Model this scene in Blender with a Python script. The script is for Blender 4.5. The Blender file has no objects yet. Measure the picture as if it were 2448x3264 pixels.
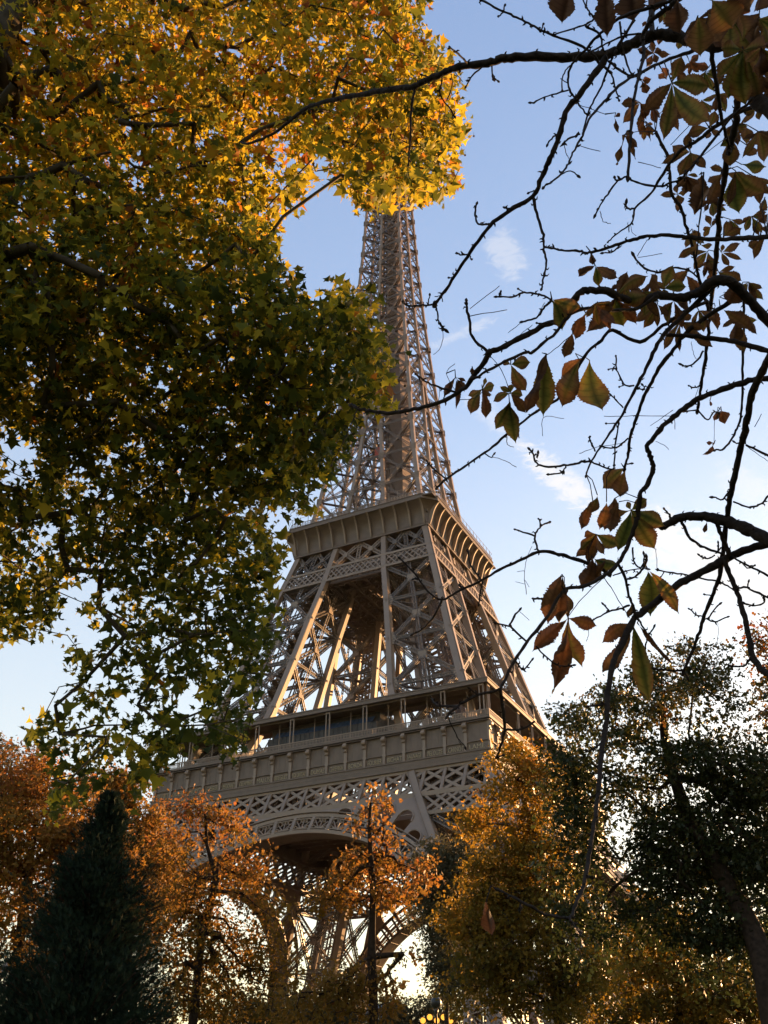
import bpy, math, random
import numpy as np
from mathutils import Vector
R = math.radians
rng = np.random.default_rng(7)
random.seed(7)
scene = bpy.context.scene
COL = scene.collection

# ---------------------------------------------------------------- camera
CAM = np.array([87.531, -177.225, 1.709])
YAW, PITCH, FPX = -0.46966, 0.566457, 3013.92          # photograph is 2448 x 3264
cam_data = bpy.data.cameras.new("camera")
cam_data.sensor_fit = 'AUTO'
cam_data.sensor_width = 36.0
cam_data.lens = FPX / 3264 * 36.0
cam_data.clip_start = 0.1
cam_data.clip_end = 6000
cam = bpy.data.objects.new("camera", cam_data)
COL.objects.link(cam)
cam.location = CAM
cam.rotation_euler = (math.pi / 2 + PITCH, 0.00107, -YAW)
scene.camera = cam

# ---------------------------------------------------------------- light: low autumn sun, clear sky
SUN_AZ, SUN_EL = 12.5, 6.0                               # degrees clockwise from +Y / above the horizon
EXPOSURE = 2.27
scene.view_settings.view_transform = 'Standard'
scene.view_settings.look = 'None'
scene.view_settings.exposure = EXPOSURE
scene.view_settings.gamma = 1.0
sun_data = bpy.data.lights.new("sun", 'SUN')
sun_data.energy = 4.7
sun_data.color = (1.0, 0.53, 0.22)
sun_data.angle = R(0.55)
sun = bpy.data.objects.new("sun", sun_data)
COL.objects.link(sun)
sd = Vector((math.sin(R(SUN_AZ)) * math.cos(R(SUN_EL)), math.cos(R(SUN_AZ)) * math.cos(R(SUN_EL)), math.sin(R(SUN_EL))))
sun.rotation_euler = sd.to_track_quat('Z', 'Y').to_euler()


def ray(px, py):
    f = np.array([math.sin(YAW) * math.cos(PITCH), math.cos(YAW) * math.cos(PITCH), math.sin(PITCH)])
    r = np.array([math.cos(YAW), -math.sin(YAW), 0.0])
    u = np.cross(r, f)
    d = f + (px - 1224) / FPX * r - (py - 1632) / FPX * u
    return d / np.linalg.norm(d)


def at(px, py, dist):
    """Point seen at photograph pixel (px, py), dist metres from the photographer."""
    return CAM + dist * ray(px, py)


def project(P):
    f = np.array([math.sin(YAW) * math.cos(PITCH), math.cos(YAW) * math.cos(PITCH), math.sin(PITCH)])
    r = np.array([math.cos(YAW), -math.sin(YAW), 0.0])
    u = np.cross(r, f)
    d = np.asarray(P) - CAM
    z = d @ f
    return 1224 + FPX * (d @ r) / z, 1632 - FPX * (d @ u) / z


world = bpy.data.worlds.new("World")
scene.world = world
world.use_nodes = True
NT = world.node_tree
NT.nodes.clear()


def node(nt, kind, **kw):
    n = nt.nodes.new(kind)
    for k, v in kw.items():
        setattr(n, k, v)
    return n


def wmath(op, a, b=None, c=None, clamp=False):
    n = node(NT, 'ShaderNodeMath', operation=op, use_clamp=clamp)
    for i, v in enumerate((a, b, c)):
        if v is None:
            continue
        if isinstance(v, (int, float)):
            n.inputs[i].default_value = v
        else:
            NT.links.new(v, n.inputs[i])
    return n.outputs[0]


def wdot(v, const):
    n = node(NT, 'ShaderNodeVectorMath', operation='DOT_PRODUCT')
    NT.links.new(v, n.inputs[0])
    n.inputs[1].default_value = tuple(const)
    return n.outputs['Value']


def wstep(v, a, b):
    n = node(NT, 'ShaderNodeMapRange', interpolation_type='SMOOTHSTEP')
    NT.links.new(v, n.inputs[0])
    n.inputs[1].default_value = a
    n.inputs[2].default_value = b
    return n.outputs[0]


sky = node(NT, 'ShaderNodeTexSky', sky_type='NISHITA')
sky.sun_disc = False
sky.sun_elevation = R(SUN_EL)
sky.sun_rotation = R(SUN_AZ)
sky.altitude = 50
sky.air_density = 1.0
sky.dust_density = 1.6
sky.ozone_density = 2.0
coord = node(NT, 'ShaderNodeTexCoord')
DIR = coord.outputs['Generated']
# thin wisps of cirrus and old contrails, in sky directions
noise = node(NT, 'ShaderNodeTexNoise')
noise.inputs['Scale'].default_value = 62.0
noise.inputs['Detail'].default_value = 11.0
noise.inputs['Roughness'].default_value = 0.7
noise.inputs['Distortion'].default_value = 0.9
stretch = node(NT, 'ShaderNodeVectorMath', operation='MULTIPLY')
NT.links.new(DIR, stretch.inputs[0])
stretch.inputs[1].default_value = (0.8, 1.0, 2.3)
NT.links.new(stretch.outputs[0], noise.inputs['Vector'])
noise2 = node(NT, 'ShaderNodeTexNoise')
noise2.inputs['Scale'].default_value = 12.0
noise2.inputs['Detail'].default_value = 5.0
NT.links.new(DIR, noise2.inputs['Vector'])
nz = wmath('ADD', wmath('MULTIPLY', noise.outputs['Fac'], 0.78), wmath('MULTIPLY', noise2.outputs['Fac'], 0.22))


def streak(p0, p1, width, amount):
    a, b = ray(*p0), ray(*p1)
    n = np.cross(a, b)
    n /= np.linalg.norm(n)
    m = (a + b) / 2
    ax = b - a
    L = np.linalg.norm(ax)
    ax /= L
    w = wmath('ABSOLUTE', wdot(DIR, n))
    lat = wmath('SUBTRACT', 1.0, wstep(w, 0.0, 1.3 * width / FPX), clamp=True)
    s = wmath('ABSOLUTE', wmath('SUBTRACT', wdot(DIR, ax), float(m @ ax)))
    lon = wmath('SUBTRACT', 1.0, wstep(s, L * 0.2, L * 0.7), clamp=True)
    front = wstep(wdot(DIR, m), 0.3, 0.6)
    k = wmath('MULTIPLY', wmath('MULTIPLY', lat, lon), front)
    m_ = wstep(wmath('SUBTRACT', wmath('ADD', wmath('MULTIPLY', k, 0.42), nz), 0.70), 0.0, 0.26)
    return wmath('MULTIPLY', wmath('MULTIPLY', m_, wstep(k, 0.0, 0.55)), amount)


cl = None
for s in (((1560, 730), (1670, 890), 95, 0.42), ((1330, 1130), (1640, 985), 32, 0.35), ((1640, 1400), (1940, 1660), 78, 0.95),
          ((1480, 1250), (1720, 1470), 60, 0.35), ((1960, 1620), (2560, 1960), 135, 1.2), ((2250, 1480), (2700, 1700), 90, 0.4)):
    k = streak(*s)
    cl = k if cl is None else wmath('ADD', cl, k, clamp=True)
# milky haze of the evening sky, strongest low down
sep = node(NT, 'ShaderNodeSeparateXYZ')
NT.links.new(DIR, sep.inputs[0])
hz = node(NT, 'ShaderNodeValToRGB')
SKY_ADD = ((0.0, (4.0, 3.1, 1.2)), (0.10, (3.7, 3.05, 1.6)), (0.2, (2.95, 2.7, 2.15)), (0.38, (2.25, 2.36, 2.4)), (0.62, (1.36, 1.70, 2.4)), (0.9, (0.85, 1.2, 2.05)))
els = hz.color_ramp.elements
while len(els) < len(SKY_ADD):
    els.new(0.5)
for e, (p, c) in zip(els, SKY_ADD):
    e.position = p
    e.color = (c[0] / 4, c[1] / 4, c[2] / 4, 1)
NT.links.new(sep.outputs['Z'], hz.inputs[0])
SKY_STRENGTH = 0.05
hsc = node(NT, 'ShaderNodeVectorMath', operation='SCALE')
NT.links.new(hz.outputs[0], hsc.inputs[0])
hsc.inputs['Scale'].default_value = 4.0
ssc = node(NT, 'ShaderNodeVectorMath', operation='SCALE')
NT.links.new(sky.outputs[0], ssc.inputs[0])
ssc.inputs['Scale'].default_value = 0.8
hadd = node(NT, 'ShaderNodeVectorMath', operation='ADD')
NT.links.new(ssc.outputs[0], hadd.inputs[0])
NT.links.new(hsc.outputs[0], hadd.inputs[1])
mixc = node(NT, 'ShaderNodeMix', data_type='RGBA')
NT.links.new(wmath('MULTIPLY', cl, 0.8), mixc.inputs[0])
NT.links.new(hadd.outputs[0], mixc.inputs[6])
mixc.inputs[7].default_value = (4.4, 4.25, 4.1, 1)
bg = node(NT, 'ShaderNodeBackground')
bg.inputs['Strength'].default_value = SKY_STRENGTH
NT.links.new(mixc.outputs[2], bg.inputs['Color'])
wout = node(NT, 'ShaderNodeOutputWorld')
NT.links.new(bg.outputs[0], wout.inputs[0])

# ---------------------------------------------------------------- materials


def material(name):
    m = bpy.data.materials.new(name)
    m.use_nodes = True
    nt = m.node_tree
    return m, nt, nt.nodes['Principled BSDF'], nt.nodes['Material Output']


def noisy(name, c0, c1, scale=3.0, rough=0.6, spec=0.3, bump=0.0, metallic=0.0, detail=6.0):
    m, nt, b, o = material(name)
    tc = node(nt, 'ShaderNodeTexCoord')
    n = node(nt, 'ShaderNodeTexNoise')
    n.inputs['Scale'].default_value = scale
    n.inputs['Detail'].default_value = detail
    nt.links.new(tc.outputs['Object'], n.inputs['Vector'])
    r = node(nt, 'ShaderNodeValToRGB')
    r.color_ramp.elements[0].position = 0.3
    r.color_ramp.elements[1].position = 0.72
    r.color_ramp.elements[0].color = (*c0, 1)
    r.color_ramp.elements[1].color = (*c1, 1)
    nt.links.new(n.outputs['Fac'], r.inputs[0])
    nt.links.new(r.outputs[0], b.inputs['Base Color'])
    b.inputs['Roughness'].default_value = rough
    b.inputs['Specular IOR Level'].default_value = spec
    b.inputs['Metallic'].default_value = metallic
    if bump:
        bp = node(nt, 'ShaderNodeBump')
        bp.inputs['Strength'].default_value = bump
        bp.inputs['Distance'].default_value = 0.02
        nt.links.new(n.outputs['Fac'], bp.inputs['Height'])
        nt.links.new(bp.outputs[0], b.inputs['Normal'])
    return m


def leaf_material(name, stops, transl=0.5, rough=0.5, spec=0.25, edge=None):
    """Leaf colour from the per-leaf 'tint' attribute; light passes through the blade."""
    m, nt, b, o = material(name)
    a = node(nt, 'ShaderNodeAttribute', attribute_name='tint')
    r = node(nt, 'ShaderNodeValToRGB')
    els = r.color_ramp.elements
    while len(els) < len(stops):
        els.new(0.5)
    for e, (p, c) in zip(els, stops):
        e.position = p
        e.color = (*c, 1)
    nt.links.new(a.outputs['Fac'], r.inputs[0])
    col = r.outputs[0]
    tr = node(nt, 'ShaderNodeBsdfTranslucent')
    nt.links.new(col, b.inputs['Base Color'])
    nt.links.new(col, tr.inputs['Color'])
    b.inputs['Roughness'].default_value = rough
    b.inputs['Specular IOR Level'].default_value = spec
    mx = node(nt, 'ShaderNodeMixShader')
    mx.inputs[0].default_value = transl
    nt.links.new(b.outputs[0], mx.inputs[1])
    nt.links.new(tr.outputs[0], mx.inputs[2])
    nt.links.new(mx.outputs[0], o.inputs[0])
    return m


M = {}
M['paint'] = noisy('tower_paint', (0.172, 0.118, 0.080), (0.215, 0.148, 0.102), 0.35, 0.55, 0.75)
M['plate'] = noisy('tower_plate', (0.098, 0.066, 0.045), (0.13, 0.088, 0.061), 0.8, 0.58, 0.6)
M['lattice'] = noisy('tower_paint_shaded', (0.075, 0.052, 0.037), (0.115, 0.080, 0.057), 0.5, 0.55, 0.7)  # same tower paint, darkened to paint in the shade among the braces
M['soffit_shade'] = noisy('soffit_paint_shaded', (0.065, 0.044, 0.033), (0.105, 0.072, 0.053), 0.8, 0.65, 0.3)  # tower paint darkened for the arch soffit; the shade beneath is in the colour
M['gilt'] = noisy('faded_gilt', (0.27, 0.21, 0.125), (0.33, 0.265, 0.165), 4.0, 0.45, 0.4)
M['dark'] = noisy('dark_cladding', (0.035, 0.033, 0.034), (0.06, 0.055, 0.055), 1.5, 0.5, 0.3)
M['glass'] = noisy('blue_glazing', (0.035, 0.06, 0.12), (0.055, 0.09, 0.17), 0.6, 0.12, 0.9)
M['red'] = noisy('red_lift', (0.42, 0.07, 0.05), (0.5, 0.10, 0.06), 2, 0.4, 0.4)
M['stone'] = noisy('pale_stone', (0.36, 0.32, 0.26), (0.45, 0.41, 0.34), 2.0, 0.8, 0.2, 0.3)
M['slate'] = noisy('slate_roof', (0.10, 0.12, 0.15), (0.16, 0.18, 0.22), 2.0, 0.5, 0.3)
M['bark'] = noisy('brown_bark', (0.018, 0.013, 0.010), (0.045, 0.032, 0.024), 9.0, 0.9, 0.1, 0.6)
M['dbark'] = noisy('dark_twig_bark', (0.012, 0.0085, 0.0075), (0.032, 0.022, 0.018), 40.0, 0.85, 0.15, 0.7)
M['pbark'] = noisy('plane_bark', (0.03, 0.022, 0.014), (0.07, 0.056, 0.036), 6.0, 0.85, 0.15, 0.4)
M['ball'] = noisy('seed_ball_brown', (0.05, 0.032, 0.015), (0.09, 0.055, 0.025), 60.0, 0.9, 0.1)
M['iron'] = noisy('black_iron', (0.015, 0.017, 0.017), (0.03, 0.032, 0.033), 6.0, 0.45, 0.5)
M['grass'] = noisy('lawn', (0.035, 0.05, 0.015), (0.08, 0.085, 0.03), 0.4, 0.95, 0.1)
M['path'] = noisy('gravel', (0.10, 0.085, 0.065), (0.15, 0.125, 0.095), 1.2, 0.95, 0.1)

# ---------------------------------------------------------------- mesh helpers


class MB:
    """Collects bars, boxes, quads and tubes and links them as one mesh object."""

    def __init__(self):
        self.b = []
        self.v = []
        self.f = []

    def bar(self, p, q, w, t, n):
        """Box from p to q, w wide across, t thick along n."""
        self.b.append((*p, *q, w, t, *n))

    def add(self, vs, fs):
        o = len(self.v)
        self.v.extend(tuple(map(float, x)) for x in vs)
        self.f.extend(tuple(i + o for i in f) for f in fs)

    def box(self, x0, x1, y0, y1, z0, z1):
        self.add([(x0, y0, z0), (x1, y0, z0), (x1, y1, z0), (x0, y1, z0), (x0, y0, z1), (x1, y0, z1), (x1, y1, z1), (x0, y1, z1)],
                 [(3, 2, 1, 0), (4, 5, 6, 7), (0, 1, 5, 4), (1, 2, 6, 5), (2, 3, 7, 6), (3, 0, 4, 7)])

    def prism(self, quad, off):
        q = [np.array(x, float) for x in quad]
        n = len(q)
        off = np.array(off, float)
        vs = q + [x + off for x in q]
        fs = [tuple(range(n)), tuple(range(2 * n - 1, n - 1, -1))] + [(i + n, (i + 1) % n + n, (i + 1) % n, i) for i in range(n)]
        self.add(vs, fs)

    def rings(self, rings, closed=True, caps=True):
        k = len(rings[0])
        vs = [p for r in rings for p in r]
        fs = []
        for i in range(len(rings) - 1):
            for j in range(k if closed else k - 1):
                a, b = i * k + j, i * k + (j + 1) % k
                fs.append((a, b, b + k, a + k))
        if caps and closed:
            fs.append(tuple(range(k - 1, -1, -1)))
            fs.append(tuple((len(rings) - 1) * k + j for j in range(k)))
        self.add(vs, fs)

    def tube(self, pts, rads, sides=6, caps=True):
        pts = [np.array(p, float) for p in pts]
        rs = []
        u = None
        for i, p in enumerate(pts):
            t = pts[min(i + 1, len(pts) - 1)] - pts[max(i - 1, 0)]
            t = t / (np.linalg.norm(t) + 1e-9)
            if u is None:
                a = np.array([0, 0, 1.0]) if abs(t[2]) < .9 else np.array([1.0, 0, 0])
                u = np.cross(t, a)
            u = u - t * (u @ t)
            u /= np.linalg.norm(u) + 1e-9
            w = np.cross(t, u)
            rs.append([p + rads[i] * (math.cos(2 * math.pi * k / sides) * u + math.sin(2 * math.pi * k / sides) * w) for k in range(sides)])
        self.rings(rs, True, caps)

    def lathe(self, prof, c=(0, 0, 0), sides=16):
        self.rings([[(c[0] + r * math.cos(2 * math.pi * k / sides), c[1] + r * math.sin(2 * math.pi * k / sides), c[2] + z) for k in range(sides)] for r, z in prof])

    def build(self, name, mat, parent=None, smooth=False):
        V = np.array(self.v, float).reshape(-1, 3)
        faces = list(self.f)
        me = bpy.data.meshes.new(name)
        if self.b:
            B = np.array(self.b)
            p, q, w, t, n = B[:, :3], B[:, 3:6], B[:, 6:7], B[:, 7:8], B[:, 8:11]
            d = q - p
            d = d / (np.linalg.norm(d, axis=1, keepdims=True) + 1e-9)
            s = np.cross(d, n)
            s = s / (np.linalg.norm(s, axis=1, keepdims=True) + 1e-9)
            m = np.cross(s, d)
            hs, hm = s * w / 2, m * t / 2
            C8 = np.stack([p - hs - hm, p + hs - hm, p + hs + hm, p - hs + hm, q - hs - hm, q + hs - hm, q + hs + hm, q - hs + hm], 1).reshape(-1, 3)
            base = (len(V) + 8 * np.arange(len(B)))[:, None, None]
            F = (np.array([(3, 2, 1, 0), (4, 5, 6, 7), (0, 1, 5, 4), (1, 2, 6, 5), (2, 3, 7, 6), (3, 0, 4, 7)])[None] + base).reshape(-1, 4)
            V = np.vstack([V, C8])
            faces += F.tolist()
        me.from_pydata(V.tolist(), [], faces)
        me.update()
        if smooth:
            me.polygons.foreach_set('use_smooth', [True] * len(me.polygons))
        me.materials.append(mat)
        return link(name, me, parent)


def link(name, me, parent=None):
    o = bpy.data.objects.new(name, me)
    COL.objects.link(o)
    if parent is not None:
        o.parent = parent
    return o


def thing(name, label, cat, loc=(0, 0, 0), group=None):
    o = link(name, None)
    o.location = loc
    o.empty_display_size = 0.3
    o['label'] = label
    o['category'] = cat
    if group:
        o['group'] = group
    return o


def copy_part(o, parent, rz):
    """A copy of a part and its sub-parts, turned about the tower's axis."""
    c = o.copy()
    COL.objects.link(c)
    c.parent = parent
    c.rotation_euler = (0, 0, rz)
    for ch in [x for x in bpy.data.objects if x.parent == o]:
        d = ch.copy()
        COL.objects.link(d)
        d.parent = c
    return c
# ---------------------------------------------------------------- the lattice tower
ZH = [0, 25, 50, 57.6, 67.7, 80.7, 91.2, 103.1, 110, 116, 122, 136.5, 150.4, 163, 176.6, 195, 215, 234, 276]
HH = [62.4, 48.3, 34.4, 31.4, 28.3, 24.5, 21.7, 18.4, 16.6, 15.3, 14.0, 12.15, 10.9, 9.9, 8.75, 7.45, 6.4, 5.65, 4.3]
ZI = [0, 35.4, 46.1, 52, 60, 68, 81, 91, 100, 110, 116, 124, 135.8, 145.5, 152, 176, 400]
HI = [47.4, 28.0, 22.2, 19.4, 16.3, 13.3, 11.0, 9.2, 7.4, 6.0, 5.3, 4.4, 3.2, 2.4, 1.8, 0.0, 0.0]


def ho(z): return float(np.interp(z, ZH, HH))
def hi(z): return float(np.interp(z, ZI, HI))


def fr(x, z, d=0.0):
    """Point on the sloping front face, d metres behind it."""
    return np.array([x, -ho(z) + d, z])


NF = np.array([0, -1.0, 0])


def lattice(mb, p, q, W, n, chord=0.24, zig=0.13, deep=0.0, pitch=1.0):
    p, q, n = np.array(p, float), np.array(q, float), np.array(n, float)
    d = q - p
    L = np.linalg.norm(d)
    d = d / L
    s = np.cross(d, n)
    s /= np.linalg.norm(s)
    for layer in ((0.0, deep) if deep else (0.0,)):
        off = -n * layer
        mb.bar(p + s * W / 2 + off, q + s * W / 2 + off, chord, chord, n)
        mb.bar(p - s * W / 2 + off, q - s * W / 2 + off, chord, chord, n)
        k = max(2, int(round(L / (W * pitch))))
        for i in range(k):
            a, b = p + d * L * i / k, p + d * L * (i + 1) / k
            sg = 1 if i % 2 else -1
            mb.bar(a + s * W / 2 * sg + off, b - s * W / 2 * sg + off, zig, zig * 0.6, n)
            if not layer:
                mb.bar(a - s * W / 2 * sg + off, b + s * W / 2 * sg + off, zig, zig * 0.5, n)


tower = thing('lattice_tower', 'tall brown wrought iron lattice tower with two galleries, behind the autumn trees', 'tower')

# --- legs: four box columns and four braced faces each
COLW = [(0, 1.5), (50, 1.3), (68, 1.25), (110, 1.15), (117, 1.0)]
def cw(z): return float(np.interp(z, [c[0] for c in COLW], [c[1] for c in COLW]))


leg_m, brace_m, track_m, gus_m = MB(), MB(), MB(), MB()
PEDS = []
zs = [4, 15, 25, 35, 45, 50, 57.6, 62, 68, 75, 81, 86, 91, 96, 100, 105, 110, 117]
for kx, ky in ((1, 1), (0, 1), (1, 0), (0, 0)):
    rs = []
    for z in zs:
        w = cw(z)
        x0, x1 = (ho(z) - w, ho(z)) if kx else (hi(z) - w / 2, hi(z) + w / 2)
        y0, y1 = (-ho(z), -ho(z) + w) if ky else (-hi(z) - w / 2, -hi(z) + w / 2)
        rs.append([(x0, y0, z), (x1, y0, z), (x1, y1, z), (x0, y1, z)])
    leg_m.rings(rs)
    x, y = (ho(2) if kx else hi(2)), (-ho(2) if ky else -hi(2))
    ped_m = MB()
    PEDS.append(ped_m)
    ped_m.rings([[(x - a, y - a, z), (x + a, y - a, z), (x + a, y + a, z), (x - a, y + a, z)] for a, z in ((3.6, 0), (3.2, 2.6), (2.2, 3.2), (1.7, 4.4))])

LEVELS = [4.0, 16.5, 29.5, 41.8, 45.4, 50.4, 58.0, 69.7, 80.7, 91.0, 100.6, 104.1, 110.2]


def leg_face(side, a, z):
    """Point on one face of the leg: a = 0 at its inner column, 1 at its outer one."""
    o, i = ho(z) - 0.3, hi(z)
    m = i + (o - i) * a
    return {'front': (m, -ho(z) + 0.35, z), 'right': (ho(z) - 0.35, -m, z), 'inner': (hi(z) + 0.1, -m, z), 'back': (m, -hi(z) - 0.1, z)}[side]


NS = {'front': (0, -1, 0), 'right': (1, 0, 0), 'inner': (-1, 0, 0), 'back': (0, 1, 0)}
for side, n in NS.items():
    P = lambda a, z: np.array(leg_face(side, a, z))
    for z0, z1 in zip(LEVELS, LEVELS[1:]):
        W = 0.9 if z0 < 57 else 0.68
        zm = (z0 + z1) / 2
        if (z0, z1) in ((41.8, 45.4), (45.4, 50.4), (100.6, 104.1)):
            if side in ('inner', 'back'):
                lattice(brace_m, P(0, z0), P(1, z1), W, n)
                lattice(brace_m, P(1, z0), P(0, z1), W, n)
            continue
        if z0 == 104.1:                                     # two small crosses under the second floor
            for a0, a1 in ((0.02, 0.5), (0.5, 0.98)):
                lattice(brace_m, P(a0, z0), P(a1, z1), 0.7, n, 0.2, 0.11, 0.6)
                lattice(brace_m, P(a1, z0), P(a0, z1), 0.7, n, 0.2, 0.11, 0.6)
                am = (a0 + a1) / 2
                c = P(am, zm)
                brace_m.bar(c - np.array([0, 0, .45]), c + np.array([0, 0, .45]), 0.9, 0.9, n)
            lattice(brace_m, P(0.5, z0), P(0.5, z1), 0.8, n, 0.2, 0.11)
            continue
        lattice(brace_m, P(0.03, z0), P(0.97, z1), W, n, 0.19, 0.1, W * 0.8)
        lattice(brace_m, P(0.97, z0), P(0.03, z1), W, n, 0.19, 0.1, W * 0.8)
        lattice(brace_m, P(0.02, z1), P(0.98, z1), W * 0.8, n, 0.17, 0.09, 0.5)
        if z0 >= 58:
            lattice(brace_m, P(0.5, z0), P(0.5, z1), W, n, 0.16, 0.09)
        c = P(0.5, zm)
        gus_m.bar(c - np.array([0, 0, .8]), c + np.array([0, 0, .8]), 1.7, 0.25, n)
        # flared node plates where the braces meet the columns, each a stack of rivetted tongues
        for a in (0.03, 0.97):
            for zz in (z0,):
                for k in range(5):
                    dz = (k - 2) * 0.62
                    if 4.2 < zz + dz < 110:
                        cpt = np.array(leg_face(side, a, zz + dz)) + np.array(n) * 0.05
                        s = np.cross(n, (0, 0, 1.0))
                        L = 1.1 - 0.18 * abs(k - 2)
                        gus_m.bar(cpt - s * L, cpt + s * L, 0.42, 0.2, n)
# horizontal frames inside the legs and the inclined lift tracks and stairs
for z in LEVELS[1:-1]:
    c = [(ho(z) - .5, -ho(z) + .5, z), (ho(z) - .5, -hi(z), z), (hi(z), -hi(z), z), (hi(z), -ho(z) + .5, z)]
    lattice(track_m, c[0], c[2], 0.8, (0, 0, 1), 0.25, 0.15)
    lattice(track_m, c[1], c[3], 0.8, (0, 0, 1), 0.25, 0.15)
for u, v in ((0.34, 0.34), (0.66, 0.34), (0.34, 0.66), (0.66, 0.66)):
    for z0, z1 in zip(LEVELS[:-1], LEVELS[1:]):
        g = lambda z: (hi(z) + (ho(z) - hi(z)) * u, -hi(z) - (ho(z) - hi(z)) * v, z)
        lattice(track_m, g(z0), g(z1), 0.9, (0.7, -0.7, 0), 0.22, 0.1, 0.7, 0.8)
for k in range(46):                                         # stair flights zigzagging up the leg
    z0 = 5 + k * 1.12
    if z0 > 53:
        break
    u0, u1 = (0.42, 0.62) if k % 2 else (0.62, 0.42)
    g = lambda u, v, z: np.array((hi(z) + (ho(z) - hi(z)) * u, -hi(z) - (ho(z) - hi(z)) * v, z))
    track_m.bar(g(u0, .5, z0), g(u1, .5, z0 + 1.12), 1.0, 0.15, (0, 0, 1))
for k in range(40):
    z0 = 60 + k * 1.2
    if z0 > 108:
        break
    u0, u1 = (0.40, 0.64) if k % 2 else (0.64, 0.40)
    track_m.bar(g(u0, .52, z0), g(u1, .52, z0 + 1.2), 1.1, 0.15, (0, 0, 1))
    track_m.bar(g(u0, .52, z0 + 1), g(u1, .52, z0 + 2.2), 0.1, 0.1, (0, 0, 1))
leg_m.b += gus_m.b
leg0 = leg_m.build('leg', M['paint'], tower)
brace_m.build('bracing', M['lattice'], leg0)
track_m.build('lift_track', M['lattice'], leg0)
for ped_m in PEDS:
    ped_m.build('pedestal', M['stone'], leg0)

# --- arch between two legs: ring with fan ornament, spandrel plate with arched openings
RI, RO, ZC = 38.0, 41.4, 3.1
ring_m, orn_m, span_m, sof_m = MB(), MB(), MB(), MB()
def arc(phi, r, d=0.0): return fr(r * math.sin(phi), max(0.5, ZC + r * math.cos(phi)), d)


NCELL = 34
phis = np.linspace(-R(92), R(92), NCELL * 4 + 1)
for a, b in zip(phis, phis[1:]):
    for r, w, d in ((RI + .28, .56, -.15), (RI + .85, .16, -.1), (RO - .2, .5, -.15), (RO - .75, .14, -.1), (RO + .5, .12, -.18)):
        ring_m.bar(arc(a, r, d), arc(b, r, d), w, .5, NF)
    q = [arc(a, RI, 0), arc(b, RI, 0), arc(b, RI, 4.2), arc(a, RI, 4.2)]
    up = np.array([0, 0, 0.12])
    sof_m.prism(q, up)
    for r in (RI + .3, RO):
        sof_m.bar(arc(a, r, 4.3), arc(b, r, 4.3), .6, .4, NF)
cells = np.linspace(-R(90), R(90), NCELL + 1)
dphi = cells[1] - cells[0]
for i, a in enumerate(cells):
    ring_m.bar(arc(a, RI + .5, -.05), arc(a, RO - .4, -.05), .55, .45, NF)
    sof_m.bar(arc(a, RI + .5, 4.2), arc(a, RO - .1, 4.2), .5, .3, NF)
    sof_m.bar(arc(a, RI + .2, 0.3), arc(a, RI + .2, 4.2), .4, .35, (0, 0, 1))
    if i == NCELL:
        break
    for f in (-0.4, -0.22, 0.0, 0.22, 0.4):                  # fan of spokes
        m = a + dphi / 2
        orn_m.bar(arc(m + f * dphi * 0.12, RI + .9, 0), arc(m + f * dphi * 1.55, RO - .95 - abs(f) * 1.3, 0), .16, .2, NF)
    for s in (-1, 1):                                        # scrolls in the upper and lower corners
        for (cr, cphi, rad, n) in ((RO - 1.05, m + s * dphi * 0.27, 0.42, 9), (RO - 1.0, m + s * dphi * 0.05, 0.32, 8), (RI + 1.1, m + s * dphi * 0.33, 0.3, 8)):
            pc = arc(cphi, cr, 0)
            prev = None
            for k in range(n + 1):
                t = 2 * math.pi * k / n
                pt = pc + np.array([math.cos(t) * rad, 0, math.sin(t) * rad])
                if prev is not None:
                    orn_m.bar(prev, pt, .13, .2, NF)
                prev = pt
ZT = 45.5


def rtop(phi):
    """Outer limit of the spandrel plate along a radius: the truss above or the leg beside."""
    p = abs(phi)
    r1 = (ZT - ZC) / math.cos(p)
    lo, hi_ = RO, 90.0
    for _ in range(40):
        m = (lo + hi_) / 2
        if m * math.sin(p) < hi(ZC + m * math.cos(p)) - 0.5:
            lo = m
        else:
            hi_ = m
    return min(r1, lo)


DT = (0, .45, 0)
for i in range(NCELL):
    a, b = cells[i], cells[i + 1]
    if abs(a + b) / 2 > R(52):
        continue
    sub = [a + (b - a) * k / 8 for k in range(9)]
    rt = [max(RO + .02, rtop(p)) for p in sub]
    gap = min(rt) - RO
    d = -.06
    if gap < 1.7 or abs(a + b) / 2 < R(9.5):
        for k in range(8):
            span_m.prism([arc(sub[k], RO, d), arc(sub[k + 1], RO, d), arc(sub[k + 1], rt[k + 1], d), arc(sub[k], rt[k], d)], DT)
        continue
    e0, e1 = a + (b - a) * .12, a + (b - a) * .88
    top = min(rt) - 0.45
    hgt = min(1.5, (top - RO - 0.35))
    rs_ = top - hgt
    us = np.linspace(-1, 1, 13)
    op = [(e0 + (e1 - e0) * (u + 1) / 2, rs_ + hgt * math.sqrt(max(0, 1 - u * u))) for u in us]
    RT = lambda p: max(RO + .02, rtop(p))
    span_m.prism([arc(a, RO, d), arc(e0, RO, d), arc(e0, RT(e0), d), arc(a, RT(a), d)], DT)
    span_m.prism([arc(e1, RO, d), arc(b, RO, d), arc(b, RT(b), d), arc(e1, RT(e1), d)], DT)
    for (p0, r0), (p1, r1) in zip(op, op[1:]):
        span_m.prism([arc(p0, r0, d), arc(p1, r1, d), arc(p1, RT(p1), d), arc(p0, RT(p0), d)], DT)
    for (p0, r0), (p1, r1) in zip(op, op[1:]):              # raised rim of the opening
        span_m.bar(arc(p0, r0 + .1, d - .1), arc(p1, r1 + .1, d - .1), .2, .2, NF)
arch0 = ring_m.build('arch', M['paint'], tower)
orn_m.build('fan_ornament', M['paint'], arch0)
span_m.build('spandrel', M['paint'], arch0)
sof_m.build('soffit', M['soffit_shade'], arch0)

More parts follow.
